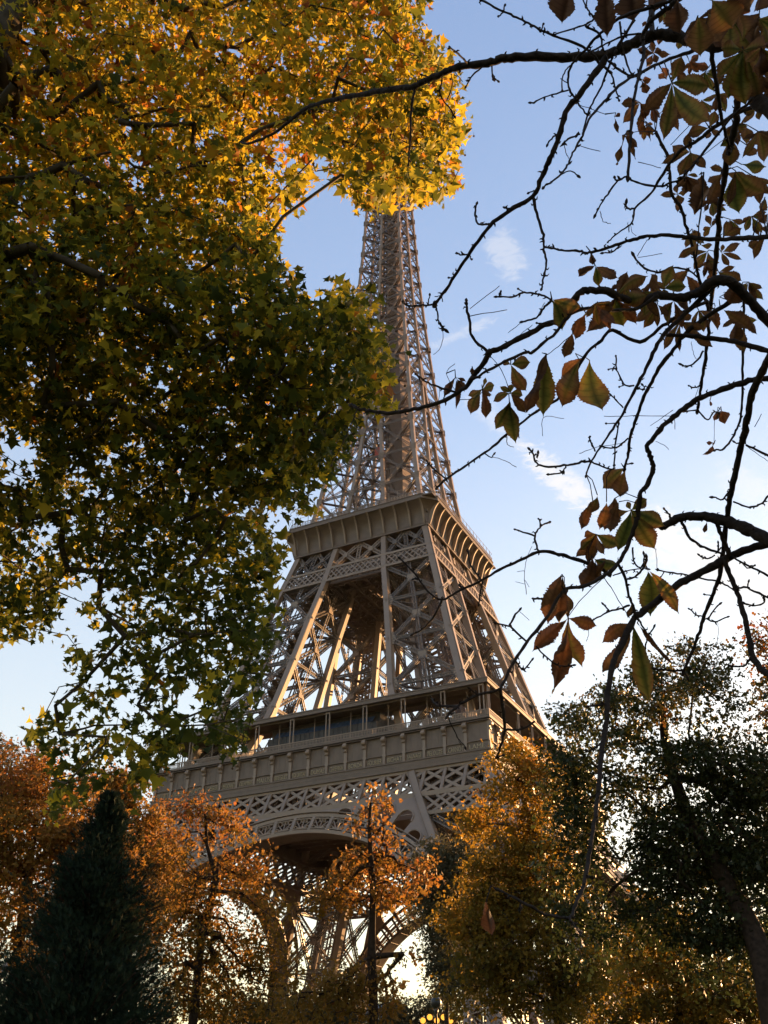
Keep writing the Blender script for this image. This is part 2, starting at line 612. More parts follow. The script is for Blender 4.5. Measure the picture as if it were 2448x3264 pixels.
# --- truss below the first floor
tr_m, in_m = MB(), MB()
BAY = 3.8
nb = 18
for d, wv, wd in ((-.02, .55, .48), (2.4, .35, .35)):
    mb = tr_m if d < 1 else in_m
    E0, E1 = -ho(45.4) + .6, ho(45.4) - .6
    mb.bar(fr(-ho(45.4) + .3, 45.4, d), fr(ho(45.4) - .3, 45.4, d), .75, .5, NF)
    mb.bar(fr(-ho(50.3), 50.25, d), fr(ho(50.3), 50.25, d), .6, .5, NF)
    for i in range(nb + 1):
        x = (i - nb / 2) * BAY
        if abs(x) < ho(50.2) + .2:
            mb.bar(fr(x, 45.6, d), fr(x, 50.2, d), wv, .3, NF)
    for i in range(-1, nb):
        xa, xb = (i - nb / 2) * BAY, (i + 2 - nb / 2) * BAY
        for (x0, z0, x1, z1) in ((xa, 45.6, xb, 50.1), (xb, 45.6, xa, 50.1)):
            if max(abs(x0), abs(x1)) < 37.9:
                mb.bar(fr(x0, z0, d + .16), fr(x1, z1, d + .16), wd, .25, NF)
for s in (-1, 1):                                            # finer belt across each leg
    a, b = hi(43.5) + .3, ho(43.5) - .3
    tr_m.bar(fr(s * a, 41.7, -.02), fr(s * b, 41.7, -.02), .55, .45, NF)
    n = 7
    for i in range(-1, n + 1):
        x0, x1 = a + (b - a) * i / n, a + (b - a) * (i + 2) / n
        for (p, q) in (((x0, 41.9), (x1, 45.1)), ((x1, 41.9), (x0, 45.1))):
            c0, c1 = min(max(p[0], a - 1), b + 1), min(max(q[0], a - 1), b + 1)
            if abs(p[0] - q[0]) > .1 and min(p[0], q[0]) >= a - 1.4 and max(p[0], q[0]) <= b + 1.4:
                tr_m.bar(fr(s * p[0], p[1], .1), fr(s * q[0], q[1], .1), .4, .22, NF)
    # broad plate of the leg's inner column
    for z0, z1 in ((30, 41), (41, 45.4), (45.4, 50.4)):
        tr_m.bar(fr(s * hi(z0), z0, -.3), fr(s * hi(z1), z1, -.3), 1.35, .2, NF)
        for e in (-.62, .62):
            tr_m.bar(fr(s * (hi(z0) + e), z0, -.42), fr(s * (hi(z1) + e), z1, -.42), .1, .1, NF)
        tr_m.bar(fr(s * (ho(z0) - .75), z0, -.3), fr(s * (ho(z1) - .75), z1, -.3), 1.35, .2, NF)
belt0 = tr_m.build('belt_truss', M['paint'], tower)
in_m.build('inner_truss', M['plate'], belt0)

# --- first floor gallery: frieze with names, brackets, balustrade, posts and roof
fz, bal, roof = MB(), MB(), MB()
fz.box(-34.35, 33.9, -34.35, -33.9, 51.9, 57.05)
fz.box(-34.8, 33.4, -34.8, -33.4, 50.55, 51.9)
fz.box(-34.95, 34.1, -34.95, -34.1, 51.9, 52.12)
fz.box(-34.88, 34.1, -34.88, -34.1, 50.45, 50.6)
fz.box(-34.6, 34.1, -34.6, -34.1, 53.62, 53.78)
fz.box(-34.9, 33.5, -34.9, -33.5, 56.95, 57.22)
fz.box(-35.1, 33.2, -35.1, -33.2, 57.22, 57.62)
fz.box(-34.9, 26.0, -34.9, -26, 57.05, 57.2)
NB, HB = 18, 34.2
for i in range(NB):                                          # thin seams and rivet lines of the frieze panels
    xa = -HB + (2 * HB) * (i + .33) / NB
    xb = -HB + (2 * HB) * (i + .67) / NB
    for x in (xa, xb):
        fz.box(x - .03, x + .03, -34.385, -34.34, 53.8, 56.9)
    for k in range(9):
        x = -HB + (2 * HB) * (i + k / 9) / NB
        fz.box(x - .05, x + .05, -34.86, -34.79, 51.15, 51.25)
gal0 = fz.build('first_floor_gallery', M['plate'], tower)
bal.box(-35.05, 34.87, -35.05, -34.87, 58.58, 58.74)
bal.box(-35.0, 34.92, -35.0, -34.92, 57.72, 57.82)
bal.box(-34.98, 34.94, -34.98, -34.94, 58.3, 58.36)
for i in range(231):
    x = -35.0 + i * 70.0 / 230
    bal.box(x - .055, x + .055, -35.0, -34.92, 57.8, 58.6)
bal.build('balustrade', M['paint'], gal0)
roof.box(-35.1, 34.75, -35.1, -34.75, 63.45, 64.25)
roof.box(-34.76, 26.5, -34.76, -26.5, 63.9, 64.15)
roof.box(-35.2, 34.9, -35.2, -34.9, 64.1, 64.3)
roof.box(-34.3, 34.0, -34.3, -34.0, 63.2, 63.9)
roof.box(-30.3, 30.0, -30.3, -30.0, 63.3, 63.9)
roof.build('roof', M['plate'], gal0)
br = MB()
br.box(-.27, .27, -34.62, -34.3, 53.7, 55.5)
br.box(-.34, .34, -34.66, -34.3, 53.5, 53.95)
br.box(-.22, .22, -34.7, -34.3, 52.15, 53.5)
br.rings([[(-.28, -34.3, z), (.28, -34.3, z), (.28, y, z), (-.28, y, z)] for z, y in ((55.4, -34.6), (55.9, -34.75), (56.3, -34.95), (56.95, -35.05))])
br.rings([[(x, -34.86 + .42 * math.cos(t), 56.42 + .42 * math.sin(t)) for t in np.linspace(0, 2 * math.pi, 11)[:-1]] for x in (-.38, .38)])
br.rings([[(x, -34.72 + .2 * math.cos(t), 55.55 + .2 * math.sin(t)) for t in np.linspace(0, 2 * math.pi, 9)[:-1]] for x in (-.34, .34)])
b0 = br.build('bracket', M['paint'], gal0)
b0.location.x = -HB
for i in range(1, NB):
    c = b0.copy()
    COL.objects.link(c)
    c.location.x = -HB + 2 * HB * i / NB
    c.parent = gal0
pm, p2 = MB(), MB()
for s in (-.36, .36):
    pm.tube([(s, -34.6, 57.6), (s, -34.6, 58.9), (s, -34.6, 63.5)], [.16, .13, .12], 8)
pm.box(-.5, .5, -34.8, -34.4, 57.62, 57.9)
pm.box(-.48, .48, -34.75, -34.45, 63.1, 63.35)
p2.tube([(0, -32.9, 57.6), (0, -32.9, 63.4)], [.09, .09], 6)
p2.box(-.14, .14, -33.05, -32.75, 63.1, 63.4)
first = {}
for i in range(NB + 1):
    x = -HB + 2 * HB * i / NB
    if i in (0, NB):
        x *= .985
    src, mb = ('post', pm) if i % 2 == 0 else ('slim_post', p2)
    if src not in first:
        first[src] = mb.build(src, M['paint'], gal0)
        first[src].location.x = x
    else:
        c = first[src].copy()
        COL.objects.link(c)
        c.parent = gal0
        c.location.x = x

# --- second floor gallery: flared cove with ribs, octagonal corners, railing
cove, rail, rib, rfl = MB(), MB(), MB(), MB()
def cove_h(t): return 17.0 + 2.35 * t ** 3.6
def cove_z(t): return 110.2 + 5.2 * t
def cove_c(t): return 0.25 + 2.5 * t ** 1.3


T = np.linspace(0, 1, 13)
def side_ring(t, off=0.0):
    h, c = cove_h(t) + off, cove_c(t)
    return [(-h + c, -h, cove_z(t)), (h - c, -h, cove_z(t)), (h, -h + c, cove_z(t))]


cove.rings([side_ring(t) for t in T], closed=False)
def oct_strip(mb, h, c, w, z0, z1):
    pts = [(-h + c, -h), (h - c, -h), (h, -h + c)]
    ins = [(-h + c, -h + w), (h - c - w * .4, -h + w), (h - w, -h + c + w * .4)]
    for i in range(2):
        a, b, ia, ib = pts[i], pts[i + 1], ins[i], ins[i + 1]
        mb.prism([(*a, z0), (*b, z0), (*ib, z0), (*ia, z0)], (0, 0, z1 - z0))


oct_strip(cove, 19.42, 2.77, .5, 115.4, 116.35)
oct_strip(cove, 19.55, 2.8, .6, 116.35, 116.5)
oct_strip(cove, 19.5, 2.78, .5, 115.34, 115.48)
oct_strip(cove, 17.12, .3, .6, 109.75, 110.3)
oct_strip(cove, 17.2, .3, .7, 110.28, 110.42)
cove.box(-16.98, 12.0, -16.98, -12, 110.42, 110.6)
cove.box(-19.2, 12.0, -19.2, -12, 116.0, 116.3)
g2 = cove.build('second_floor_gallery', M['plate'], tower)
# rib: curved flange standing off the cove on a thin web
L = [(cove_h(t), cove_z(t)) for t in T]
for k, ((h0, z0), (h1, z1)) in enumerate(zip(L, L[1:])):
    e0, e1 = (.28 + .62 * math.sin(math.pi * min(1, q / 12 * .92)) for q in (k, k + 1))
    rib.prism([(-.045, -h0, z0), (-.045, -h1, z1), (-.045, -h1 - e1, z1 - .1), (-.045, -h0 - e0, z0 - .1)], (.09, 0, 0))
    rib.prism([(-.17, -h0 - e0, z0 - .1), (.17, -h0 - e0, z0 - .1), (.17, -h1 - e1, z1 - .1), (-.17, -h1 - e1, z1 - .1)], (0, -.07, -.03))
NR = 11
r0 = None
for i in range(NR):
    x = -16.3 + 32.6 * i / (NR - 1)
    if r0 is None:
        r0 = rib.build('rib', M['paint'], g2)
        r0.location.x = x
    else:
        c = r0.copy()
        COL.objects.link(c)
        c.parent = g2
        c.location.x = x
for z, w in ((117.55, .12), (117.1, .05), (116.8, .05), (118.9, .06)):
    h, c = 19.3, 2.7
    for a, b in (((-h + c, -h), (h - c, -h)), ((h - c, -h), (h, -h + c))):
        rail.bar((*a, z), (*b, z), w, w, (0, 0, 1))
for i in range(48):
    x = -16.4 + 32.8 * i / 47
    tall = i % 3 == 0
    rail.box(x - .05, x + .05, -19.35, -19.27, 116.45, 118.95 if tall else 117.55)
for i in range(47):
    x = -16.4 + 32.8 * i / 47
    rail.bar((x, -19.3, 116.5), (x + .7, -19.3, 117.5), .04, .04, NF)
    rail.bar((x + .7, -19.3, 116.5), (x, -19.3, 117.5), .04, .04, NF)
rail.build('railing', M['paint'], g2)

# --- belt of crosses between the legs under the second floor, and the small braces above it
b2 = MB()
for d in (-.05, 1.6):
    za, zb = 100.6, 104.1
    for z, w in ((za, .5), (zb, .5)):
        b2.bar(fr(-ho(z) + .2, z, d), fr(ho(z) - .2, z, d), w, .4, NF)
    xs = [-ho(102.3) + 1.0, -hi(102.3) - .5, -hi(102.3) + .5, hi(102.3) - .5, hi(102.3) + .5, ho(102.3) - 1.0]
    for a, b in ((xs[0], xs[1]), (xs[2], xs[3]), (xs[4], xs[5])):
        n = int(round((b - a) / 1.35))
        for i in range(-1, n):
            for p, q in (((i, za + .2), (i + 2, zb - .2)), ((i + 2, za + .2), (i, zb - .2))):
                x0, x1 = a + (b - a) * p[0] / n, a + (b - a) * q[0] / n
                z0, z1 = p[1], q[1]
                # clip to the bay
                def cut(x0, z0, x1, z1, lim, sgn):
                    if (x0 - lim) * sgn < 0:
                        t = (lim - x0) / (x1 - x0)
                        return lim, z0 + (z1 - z0) * t, x1, z1
                    return x0, z0, x1, z1
                x0, z0, x1, z1 = cut(x0, z0, x1, z1, a, 1)
                x1, z1, x0, z0 = cut(x1, z1, x0, z0, a, 1)
                x0, z0, x1, z1 = cut(x0, z0, x1, z1, b, -1)
                x1, z1, x0, z0 = cut(x1, z1, x0, z0, b, -1)
                b2.bar(fr(x0, z0, d + .1), fr(x1, z1, d + .1), .26, .2, NF)
for a0, a1 in ((-1, 0), (0, 1)):
    x = lambda a, z: hi(z) * a
    lattice(b2, fr(x(a0, 104.3), 104.3, .4), fr(x(a1, 110), 110, .4), .7, NF, .2, .11, .6)
    lattice(b2, fr(x(a1, 104.3), 104.3, .4), fr(x(a0, 110), 110, .4), .7, NF, .2, .11, .6)
    c = fr(x((a0 + a1) / 2, 107.1), 107.1, .3)
    b2.bar(c - np.array([0, 0, .5]), c + np.array([0, 0, .5]), 1.0, .5, NF)
lattice(b2, fr(0, 104.3, .4), fr(0, 110, .4), .8, NF, .2, .11)
for s in (-1, 1):                                            # smooth front plates of the columns through the belt
    for z0, z1 in zip(LEVELS[6:-1], LEVELS[7:]):
        b2.bar(fr(s * hi(z0), z0, -.1), fr(s * hi(z1), z1, -.1), 1.15, .16, NF)
        b2.bar(fr(s * (ho(z0) - .62), z0, -.1), fr(s * (ho(z1) - .62), z1, -.1), 1.2, .16, NF)
belt2 = b2.build('upper_belt', M['paint'], tower)

for base in (leg0, arch0, belt0, gal0, g2, belt2):
    for k in (1, 2, 3):
        copy_part(base, tower, k * math.pi / 2)

# the names on the north-east frieze
NAMES = ["PETIET", "DAGUERRE", "WURTZ", "LE VERRIER", "PERDONNET", "DELAMBRE", "MALUS", "BREGUET", "POLONCEAU", "DUMAS", "CLAPEYRON",
         "BORDA", "FOURIER", "BICHAT", "SAUVAGE", "PELOUZE", "CARNOT", "LAME"]
for i, nm in enumerate(NAMES):
    cu = bpy.data.curves.new('t', 'FONT')
    cu.body = nm
    cu.align_x = 'CENTER'
    cu.size = 1.15
    cu.extrude = .05
    to = bpy.data.objects.new('t', cu)
    COL.objects.link(to)
    bpy.context.view_layer.update()
    me0 = to.evaluated_get(bpy.context.evaluated_depsgraph_get()).to_mesh()
    w = max(v.co.x for v in me0.vertices) - min(v.co.x for v in me0.vertices)
    sx = min(1.0, 2.75 / w)
    x = -HB + 2 * HB * (i + .5) / NB
    lv = [(x + v.co.x * sx, -34.4 - v.co.z, 52.42 + v.co.y) for v in me0.vertices]
    lf = [tuple(p.vertices) for p in me0.polygons]
    bpy.data.objects.remove(to)
    bpy.data.curves.remove(cu)
    me = bpy.data.meshes.new('lettering')
    me.from_pydata(lv, [], lf)
    me.materials.append(M['gilt'])
    link('lettering', me, gal0)

# --- decks and the buildings on them
dk = MB()
for k in range(4):
    pass
def ringdeck(mb, o, i, z0, z1):
    mb.box(-o, o, -o, -i, z0, z1)
    mb.box(-o, o, i, o, z0, z1)
    mb.box(-o, -i, -i, i, z0, z1)
    mb.box(i, o, -i, i, z0, z1)


ringdeck(dk, 33.8, 13.0, 56.0, 57.0)
for a in np.arange(-33, 33.1, 3.3):
    if abs(a) > 13.2:
        dk.bar((a, -33.5, 54.6), (a, 33.5, 54.6), .35, 2.4, (0, 0, 1))
    dk.bar((-33.5, a, 53.9), (-13.2, a, 53.9), .3, 2.2, (0, 0, 1))
    dk.bar((13.2, a, 53.9), (33.5, a, 53.9), .3, 2.2, (0, 0, 1))
for a in (-13.1, 13.1):
    dk.bar((a, -13.1, 58.2), (a, 13.1, 58.2), .1, 2.2, (0, 0, 1))
    dk.bar((-13.1, a, 58.2), (13.1, a, 58.2), .1, 2.2, (0, 0, 1))
dk.build('first_floor_deck', M['plate'], tower)
pv, pg = MB(), MB()
pv.prism([(-10.5, -32.1, 57.2), (12.5, -32.1, 57.2), (12.5, -25, 57.2), (-10.5, -25, 57.2)], (0, 0, 4.0))
pv.prism([(-10.5, -30.9, 61.2), (12.5, -30.9, 61.2), (12.5, -25, 61.2), (-10.5, -25, 61.2)], (0, 0, 2.1))
pv2, pv3 = MB(), MB()
pv2.prism([(20, -26, 57.2), (26, -26, 57.2), (26, -18, 57.2), (20, -18, 57.2)], (0, 0, 4.2))
pv3.prism([(-26, -27, 57.2), (-17, -27, 57.2), (-17, -18, 57.2), (-26, -18, 57.2)], (0, 0, 4.4))
for i in range(24):
    x = -10.5 + i
    pv.bar((x, -32.15, 57.2), (x, -32.15, 61.2), .08, .1, NF)
pvo = pv.build('restaurant_pavilion', M['dark'], tower)
pv2.build('gallery_pavilion', M['dark'], tower)
pv3.build('gallery_pavilion', M['dark'], tower)
for i in range(20):
    x0 = -9.2 + i * 1.05
    pg.prism([(x0, -32.2, 61.3), (x0 + .97, -32.2, 61.3), (x0 + .97, -31.2, 62.55), (x0, -31.2, 62.55)], (0, .05, -.05))
pg.build('glazing', M['glass'], pvo)
d2 = MB()
ringdeck(d2, 16.9, 3.0, 113.2, 113.9)
for a in np.linspace(-16, 16, 11):
    d2.bar((a, -16.6, 112.4), (a, 16.6, 112.4), .3, 1.4, (0, 0, 1))
    d2.bar((-16.6, a, 111.9), (16.6, a, 111.9), .3, 1.2, (0, 0, 1))
ringdeck(d2, 15.6, 3.0, 104.3, 104.6)
for a in np.linspace(-14, 14, 9):
    lattice(d2, (a, -16.5, 103.0), (a, 16.5, 103.0), 2.0, (1, 0, 0), .3, .2)
    lattice(d2, (-16.5, a, 103.0), (16.5, a, 103.0), 2.0, (0, 1, 0), .3, .2)
d2.build('second_floor_deck', M['plate'], tower)
u1, u2 = MB(), MB()
u1.box(-8.0, 8.0, -12.5, 11.5, 116.3, 117.3)
u1.box(-8.4, 8.4, -12.9, 11.9, 120.4, 120.9)
u1.box(-7.2, 7.2, -11.6, 11.0, 117.3, 120.4)
ringdeck(u1, 12.8, 8.0, 120.5, 120.8)
upo = u1.build('upper_pavilion', M['dark'], tower)
for i in range(14):
    x = -7.9 + i * 1.13
    u2.prism([(x, -12.45, 117.3), (x + 1.05, -12.45, 117.3), (x + 1.05, -12.45, 120.3), (x, -12.45, 120.3)], (0, .08, 0))
u2.build('glazing', M['glass'], upo)

# --- upper shaft
Z3 = [116.3, 126.4, 135.8, 145.7, 155.2, 164.6, 174.7, 183.8, 192.7, 201.3, 209, 215.7, 222.7, 229.3, 236, 242, 248, 254, 260, 266, 272, 276]
sh, sb, sn = MB(), MB(), MB()
def w3(z): return float(np.interp(z, [116, 176, 276], [1.0, .72, .5]))


for sx in (-1, 1):
    for sy in (-1, 1):
        rs = []
        for z in Z3:
            w = w3(z)
            h = ho(z)
            rs.append([(sx * (h - w / 2) + ex * w / 2, sy * (h - w / 2) + ey * w / 2, z) for ex, ey in ((-1, -1), (1, -1), (1, 1), (-1, 1))])
        sh.rings(rs)


def rot(p, k):
    x, y, z = p
    for _ in range(k):
        x, y = -y, x
    return np.array([x, y, z])


for k in range(4):
    n = rot((0, -1, 0), k)
    F = lambda x, z, d=0.1: rot((x, -ho(z) + d, z), k)
    for s in (-1, 1):
        rs = []
        for z in [z for z in Z3 if z < 178]:
            w = w3(z) * .9
            x = s * max(hi(z), .001)
            q = [rot((x + e0 * w / 2, -ho(z) + .05 + w / 2 + e1 * w / 2, z), k) for e0, e1 in ((-1, -1), (1, -1), (1, 1), (-1, 1))]
            rs.append(q)
            # inner faces of the four separate legs
        sh.rings(rs)
    rs = []
    for z in [z for z in Z3 if z > 170]:
        w = w3(z) * 1.0
        rs.append([rot((e0 * w / 2, -ho(z) - .02 + w / 2 + e1 * w / 2, z), k) for e0, e1 in ((-1, -1), (1, -1), (1, 1), (-1, 1))])
    sh.rings(rs)
    for z0, z1 in zip(Z3, Z3[1:]):
        W = .72 if z0 < 176 else .55
        lattice(sb, F(-ho(z1) + .3, z1), F(ho(z1) - .3, z1), W * .62, n, .2, .09)
        for s in (-1, 1):
            i0, i1, o0, o1 = hi(z0) * s, hi(z1) * s, (ho(z0) - .5) * s, (ho(z1) - .5) * s
            lattice(sb, F(i0, z0, .55), F(o1, z1, .55), W * .6, n, .12, .07)
            lattice(sb, F(o0, z0, .55), F(i1, z1, .55), W * .6, n, .12, .07)
            for xx, zz in ((o1, z1), (i1, z1)) if (s > 0 or hi(z1) > .01) else ((o1, z1),):
                for j in range(4):
                    dz = (j - 1.5) * .5
                    c = F(xx - s * (.0), zz + dz, .0)
                    t = np.cross(n, (0, 0, 1.0))
                    sn.bar(c - t * .75, c + t * .75, .3, .16, n)
        if z0 < 165:
            lattice(sb, F(-hi(z0), z0, .55), F(hi(z1), z1, .55), W * .6, n, .12, .07)
            lattice(sb, F(hi(z0), z0, .55), F(-hi(z1), z1, .55), W * .6, n, .12, .07)
            # the legs' inner faces, running back into the shaft
            for s in (-1, 1):
                p = lambda a, z: rot((s * hi(z), -hi(z) - (ho(z) - hi(z)) * a, z), k)
                lattice(sb, p(.02, z0), p(.98, z1), W * .7, rot((s, 0, 0), k), .18, .09)
                lattice(sb, p(.98, z0), p(.02, z1), W * .7, rot((s, 0, 0), k), .18, .09)
        # horizontal frames
        lattice(sb, F(0, z1, .3), rot((ho(z1) - .3, 0, z1), k), .5, (0, 0, 1), .18, .09)
        zm = (z0 + z1) / 2
        lattice(sb, F(-ho(zm) + .3, zm, .5), F(ho(zm) - .3, zm, .5), .3, n, .09, .05)
        lattice(sb, F(-ho(z1) + .4, z1, .5), rot((ho(z1) - .4, ho(z1) - .4, z1), k), .5, (0, 0, 1), .18, .09)
sh.b += sn.b
spire = sh.build('upper_shaft', M['paint'], tower)
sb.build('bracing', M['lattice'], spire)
# lift shafts, guides and spiral stair in the middle of the upper shaft
ls = MB()
for cx, cy in ((2.0, -1.6), (-1.6, 1.8)):
    for z0, z1 in zip(Z3[:-1], Z3[1:]):
        k0, k1 = min(1, ho(z0) / 8.6), min(1, ho(z1) / 8.6)
        for ax, ay in ((-1.5, -1.5), (1.5, -1.5), (1.5, 1.5), (-1.5, 1.5)):
            ls.bar(((cx + ax) * k0, (cy + ay) * k0, z0), ((cx + ax) * k1, (cy + ay) * k1, z1), .42, .42, NF)
        for j in range(4):
            zz = z0 + (z1 - z0) * j / 4
            q = [((cx + ax) * k0, (cy + ay) * k0, zz) for ax, ay in ((-1.5, -1.5), (1.5, -1.5), (1.5, 1.5), (-1.5, 1.5))]
            for a, b in zip(q, q[1:] + q[:1]):
                ls.bar(a, b, .3, .22, (0, 0, 1))
            ls.bar(q[0], (q[1][0], q[1][1], zz + (z1 - z0) / 4), .2, .14, NF)
            ls.bar(q[3], (q[2][0], q[2][1], zz + (z1 - z0) / 4), .2, .14, NF)
            ls.bar(q[1], (q[2][0], q[2][1], zz + (z1 - z0) / 4), .2, .14, (1, 0, 0))
        ls.box((cx - 1.1) * k1, (cx + 1.3) * k1, cy * k1 - .2, cy * k1 + .25, z0, z1)
for z0, z1 in zip(Z3[:-2], Z3[1:-1]):
    k0, k1 = min(1, ho(z0) / 11.0), min(1, ho(z1) / 11.0)
    ls.rings([[(x * k, y * k, z) for x, y in ((1.3, -4.0), (4.9, -4.0), (4.9, .8), (1.3, .8))] for k, z in ((k0, z0 + .05), (k1, z1 - .05))])
lso = ls.build('lift_shaft', M['plate'], tower)
for k in range(130):
    pass
stm = MB()
for k in range(300):
    t0, t1 = k * .55, (k + 1) * .55
    z = 118 + k * .5
    stm.bar((1.1 * math.cos(t0), 1.1 * math.sin(t0) + .3, z), (1.1 * math.cos(t1), 1.1 * math.sin(t1) + .3, z + .5), .5, .12, (0, 0, 1))
stm.build('spiral_stair', M['plate'], tower)
cb = MB()
cb.rings([[(x, y, z) for x, y in ((-1.2 - e, -6.9 - e), (.5 + e, -6.9 - e), (.5 + e, -5.2), (-1.2 - e, -5.2))] for z, e in ((140.0, -.2), (140.3, .1), (142.6, .1), (143.0, -.2))])
cb.build('lift_cabin', M['red'], tower)
top = MB()
top.rings([[(-h, -h, z), (h, -h, z), (h, h, z), (-h, h, z)] for h, z in ((4.4, 274.5), (8.2, 277), (8.2, 280), (7.2, 280.3), (7.0, 284), (4.2, 285.5), (3.6, 292), (1.6, 298), (.5, 300), (.3, 320))])
top.build('summit_cabin', M['plate'], tower)
# ---------------------------------------------------------------- foliage helpers


def mesh_from(name, V, faces_flat, sizes, mat, tint=None, parent=None):
    """Mesh from numpy arrays: V (n,3), flat loop indices and the size of each face."""
    me = bpy.data.meshes.new(name)
    me.vertices.add(len(V))
    me.vertices.foreach_set('co', np.asarray(V, np.float32).ravel())
    me.loops.add(len(faces_flat))
    me.loops.foreach_set('vertex_index', np.asarray(faces_flat, np.int32))
    me.polygons.add(len(sizes))
    st = np.concatenate([[0], np.cumsum(sizes)[:-1]])
    me.polygons.foreach_set('loop_start', np.asarray(st, np.int32))
    me.update(calc_edges=True)
    if tint is not None:
        a = me.attributes.new('tint', 'FLOAT', 'POINT')
        a.data.foreach_set('value', np.asarray(tint, np.float32))
    me.materials.append(mat)
    return link(name, me, parent)


def frames(n, tip, up):
    """Orthonormal frames from tip directions and rough up vectors."""
    t = tip / (np.linalg.norm(tip, axis=1, keepdims=True) + 1e-9)
    u = up - t * (up * t).sum(1, keepdims=True)
    u /= np.linalg.norm(u, axis=1, keepdims=True) + 1e-9
    s = np.cross(t, u)
    return t, u, s


def leaf_cloud(name, tmpl, faces, P, tip, up, size, tint, mat, parent, vt=None, curl=0.25, wvar=0.0):
    """One mesh of many leaves. tmpl: (k,3) as along-tip, across, lift."""
    n, k = len(P), len(tmpl)
    t, u, s = frames(n, tip, up)
    T = np.asarray(tmpl, float)
    cu = rng.normal(0, curl, (n, 1))
    lift = T[None, :, 2] + cu * T[None, :, 0] ** 2 + rng.normal(0, curl, (n, 1)) * np.abs(T[None, :, 1])
    sz = size[:, None]
    wd = np.clip(1 + rng.normal(0, 1, (n, 1)) * wvar, .45, 1.3)
    bend = rng.normal(0, wvar * .6, (n, 1))
    V = P[:, None, :] + (T[None, :, 0] * sz)[..., None] * t[:, None, :] + ((T[None, :, 1] * wd + bend * T[None, :, 0] ** 2) * sz)[..., None] * s[:, None, :] + (lift * sz)[..., None] * u[:, None, :]
    ff = np.concatenate([np.array(f) for f in faces])
    fs = np.array([len(f) for f in faces])
    FF = (ff[None] + (np.arange(n) * k)[:, None]).ravel()
    TT = np.repeat(tint, k)
    if vt is not None:
        TT = TT + np.tile(vt, n) * 1.0
    return mesh_from(name, V.reshape(-1, 3), FF, np.tile(fs, n), mat, np.clip(TT, 0, 1), parent)


# plane/maple leaf: five pointed lobes, outline round the stalk point, folded along the midrib
STAR = [(0, 0, 0), (.06, .26, .03), (-.08, .50, .05), (.24, .34, .05), (.42, .60, .08), (.52, .26, .05), (.98, .0, 0.0),
        (.52, -.26, .05), (.42, -.60, .08), (.24, -.34, .05), (-.08, -.50, .05), (.06, -.26, .03), (.42, 0, -.02)]
STAR_F = [(0, 1, 3, 12), (1, 2, 3), (3, 4, 5, 12), (5, 6, 12), (6, 7, 12), (7, 8, 9, 12), (9, 10, 11), (9, 11, 0, 12)]
OVAL = [(0, 0, 0), (.35, .28, .06), (.75, .2, .05), (1, 0, 0), (.75, -.2, .05), (.35, -.28, .06)]
OVAL_F = [(0, 1, 2, 3), (0, 3, 4, 5)]
CLUMP = [(0, 0, 0), (.3, .34, .1), (.55, .16, 0), (.8, .36, .08), (1, 0, 0), (.72, -.3, .1), (.5, -.14, 0), (.28, -.36, .06)]
CLUMP_F = [(0, 1, 2, 7), (7, 2, 6), (2, 3, 4, 6), (6, 4, 5)]


def unit(v):
    return v / (np.linalg.norm(v, axis=-1, keepdims=True) + 1e-9)


def grow(path, targets, step=0.6, wobble=0.16, sag=0.0, reach=None):
    """Branch skeleton: a trunk path plus branches that run out to every target."""
    pts = [np.array(p, float) for p in path]
    par = [-1] + list(range(len(path) - 1))
    nt0 = len(path)
    order = np.argsort(np.linalg.norm(targets - pts[-1], axis=1) * 0.6 + np.linalg.norm(targets - pts[len(pts) // 2], axis=1) * 0.4)
    A = np.zeros((200000, 3))
    A[:len(pts)] = pts
    n = len(pts)
    tips = []
    for ti in order:
        T = targets[ti]
        d = np.linalg.norm(A[:n] - T, axis=1) + np.where(A[:n, 2] > T[2] + .4, .8, 0)
        if n > nt0:
            d[:max(1, nt0 // 3)] += 3.0
        j = int(np.argmin(d))
        L = np.linalg.norm(T - A[j])
        k = max(1, int(L / step))
        base = A[j].copy()
        bow = np.array([0, 0, 0.10 * L])
        prev = j
        for i in range(1, k + 1):
            f = i / k
            q = base + (T - base) * f + bow * math.sin(math.pi * f) * (1 if not sag else -sag)
            if i < k:
                q = q + rng.normal(0, wobble * min(step, L / k), 3)
            A[n] = q
            par.append(prev)
            prev = n
            n += 1
        tips.append(prev)
    A = A[:n].copy()
    par = np.array(par)
    cnt = np.zeros(n)
    cnt[tips] += 1
    for i in range(n - 1, 0, -1):
        cnt[par[i]] += cnt[i]
    return A, par, np.maximum(cnt, 1), np.array(tips), nt0


def skeleton_mesh(name, A, par, rad, sel, mat, parent, sides=5):
    idx = np.array([i for i in sel if par[i] >= 0])
    a, b = A[par[idx]], A[idx]
    ra, rb = np.minimum(rad[par[idx]], rad[idx] * 1.5), rad[idx]
    d = unit(b - a)
    ref = np.where(np.abs(d[:, 2:3]) < .9, np.array([[0, 0, 1.0]]), np.array([[1.0, 0, 0]]))
    u = unit(np.cross(d, ref))
    w = np.cross(d, u)
    ang = 2 * np.pi * np.arange(sides) / sides
    c, s = np.cos(ang), np.sin(ang)
    ring = c[None, :, None] * u[:, None, :] + s[None, :, None] * w[:, None, :]
    lo = a[:, None, :] - (d * ra[:, None] * .3)[:, None, :] + ring * ra[:, None, None]
    hi_ = b[:, None, :] + (d * rb[:, None] * .3)[:, None, :] + ring * rb[:, None, None]
    V = np.concatenate([lo, hi_], 1).reshape(-1, 3)
    k = np.arange(sides)
    q = np.stack([k, (k + 1) % sides, (k + 1) % sides + sides, k + sides], 1)
    FF = (q[None] + (np.arange(len(idx)) * 2 * sides)[:, None, None]).ravel()
    o = mesh_from(name, V, FF, np.full(len(idx) * sides, 4), mat, None, parent)
    o.data.polygons.foreach_set('use_smooth', [True] * len(o.data.polygons))
    return o
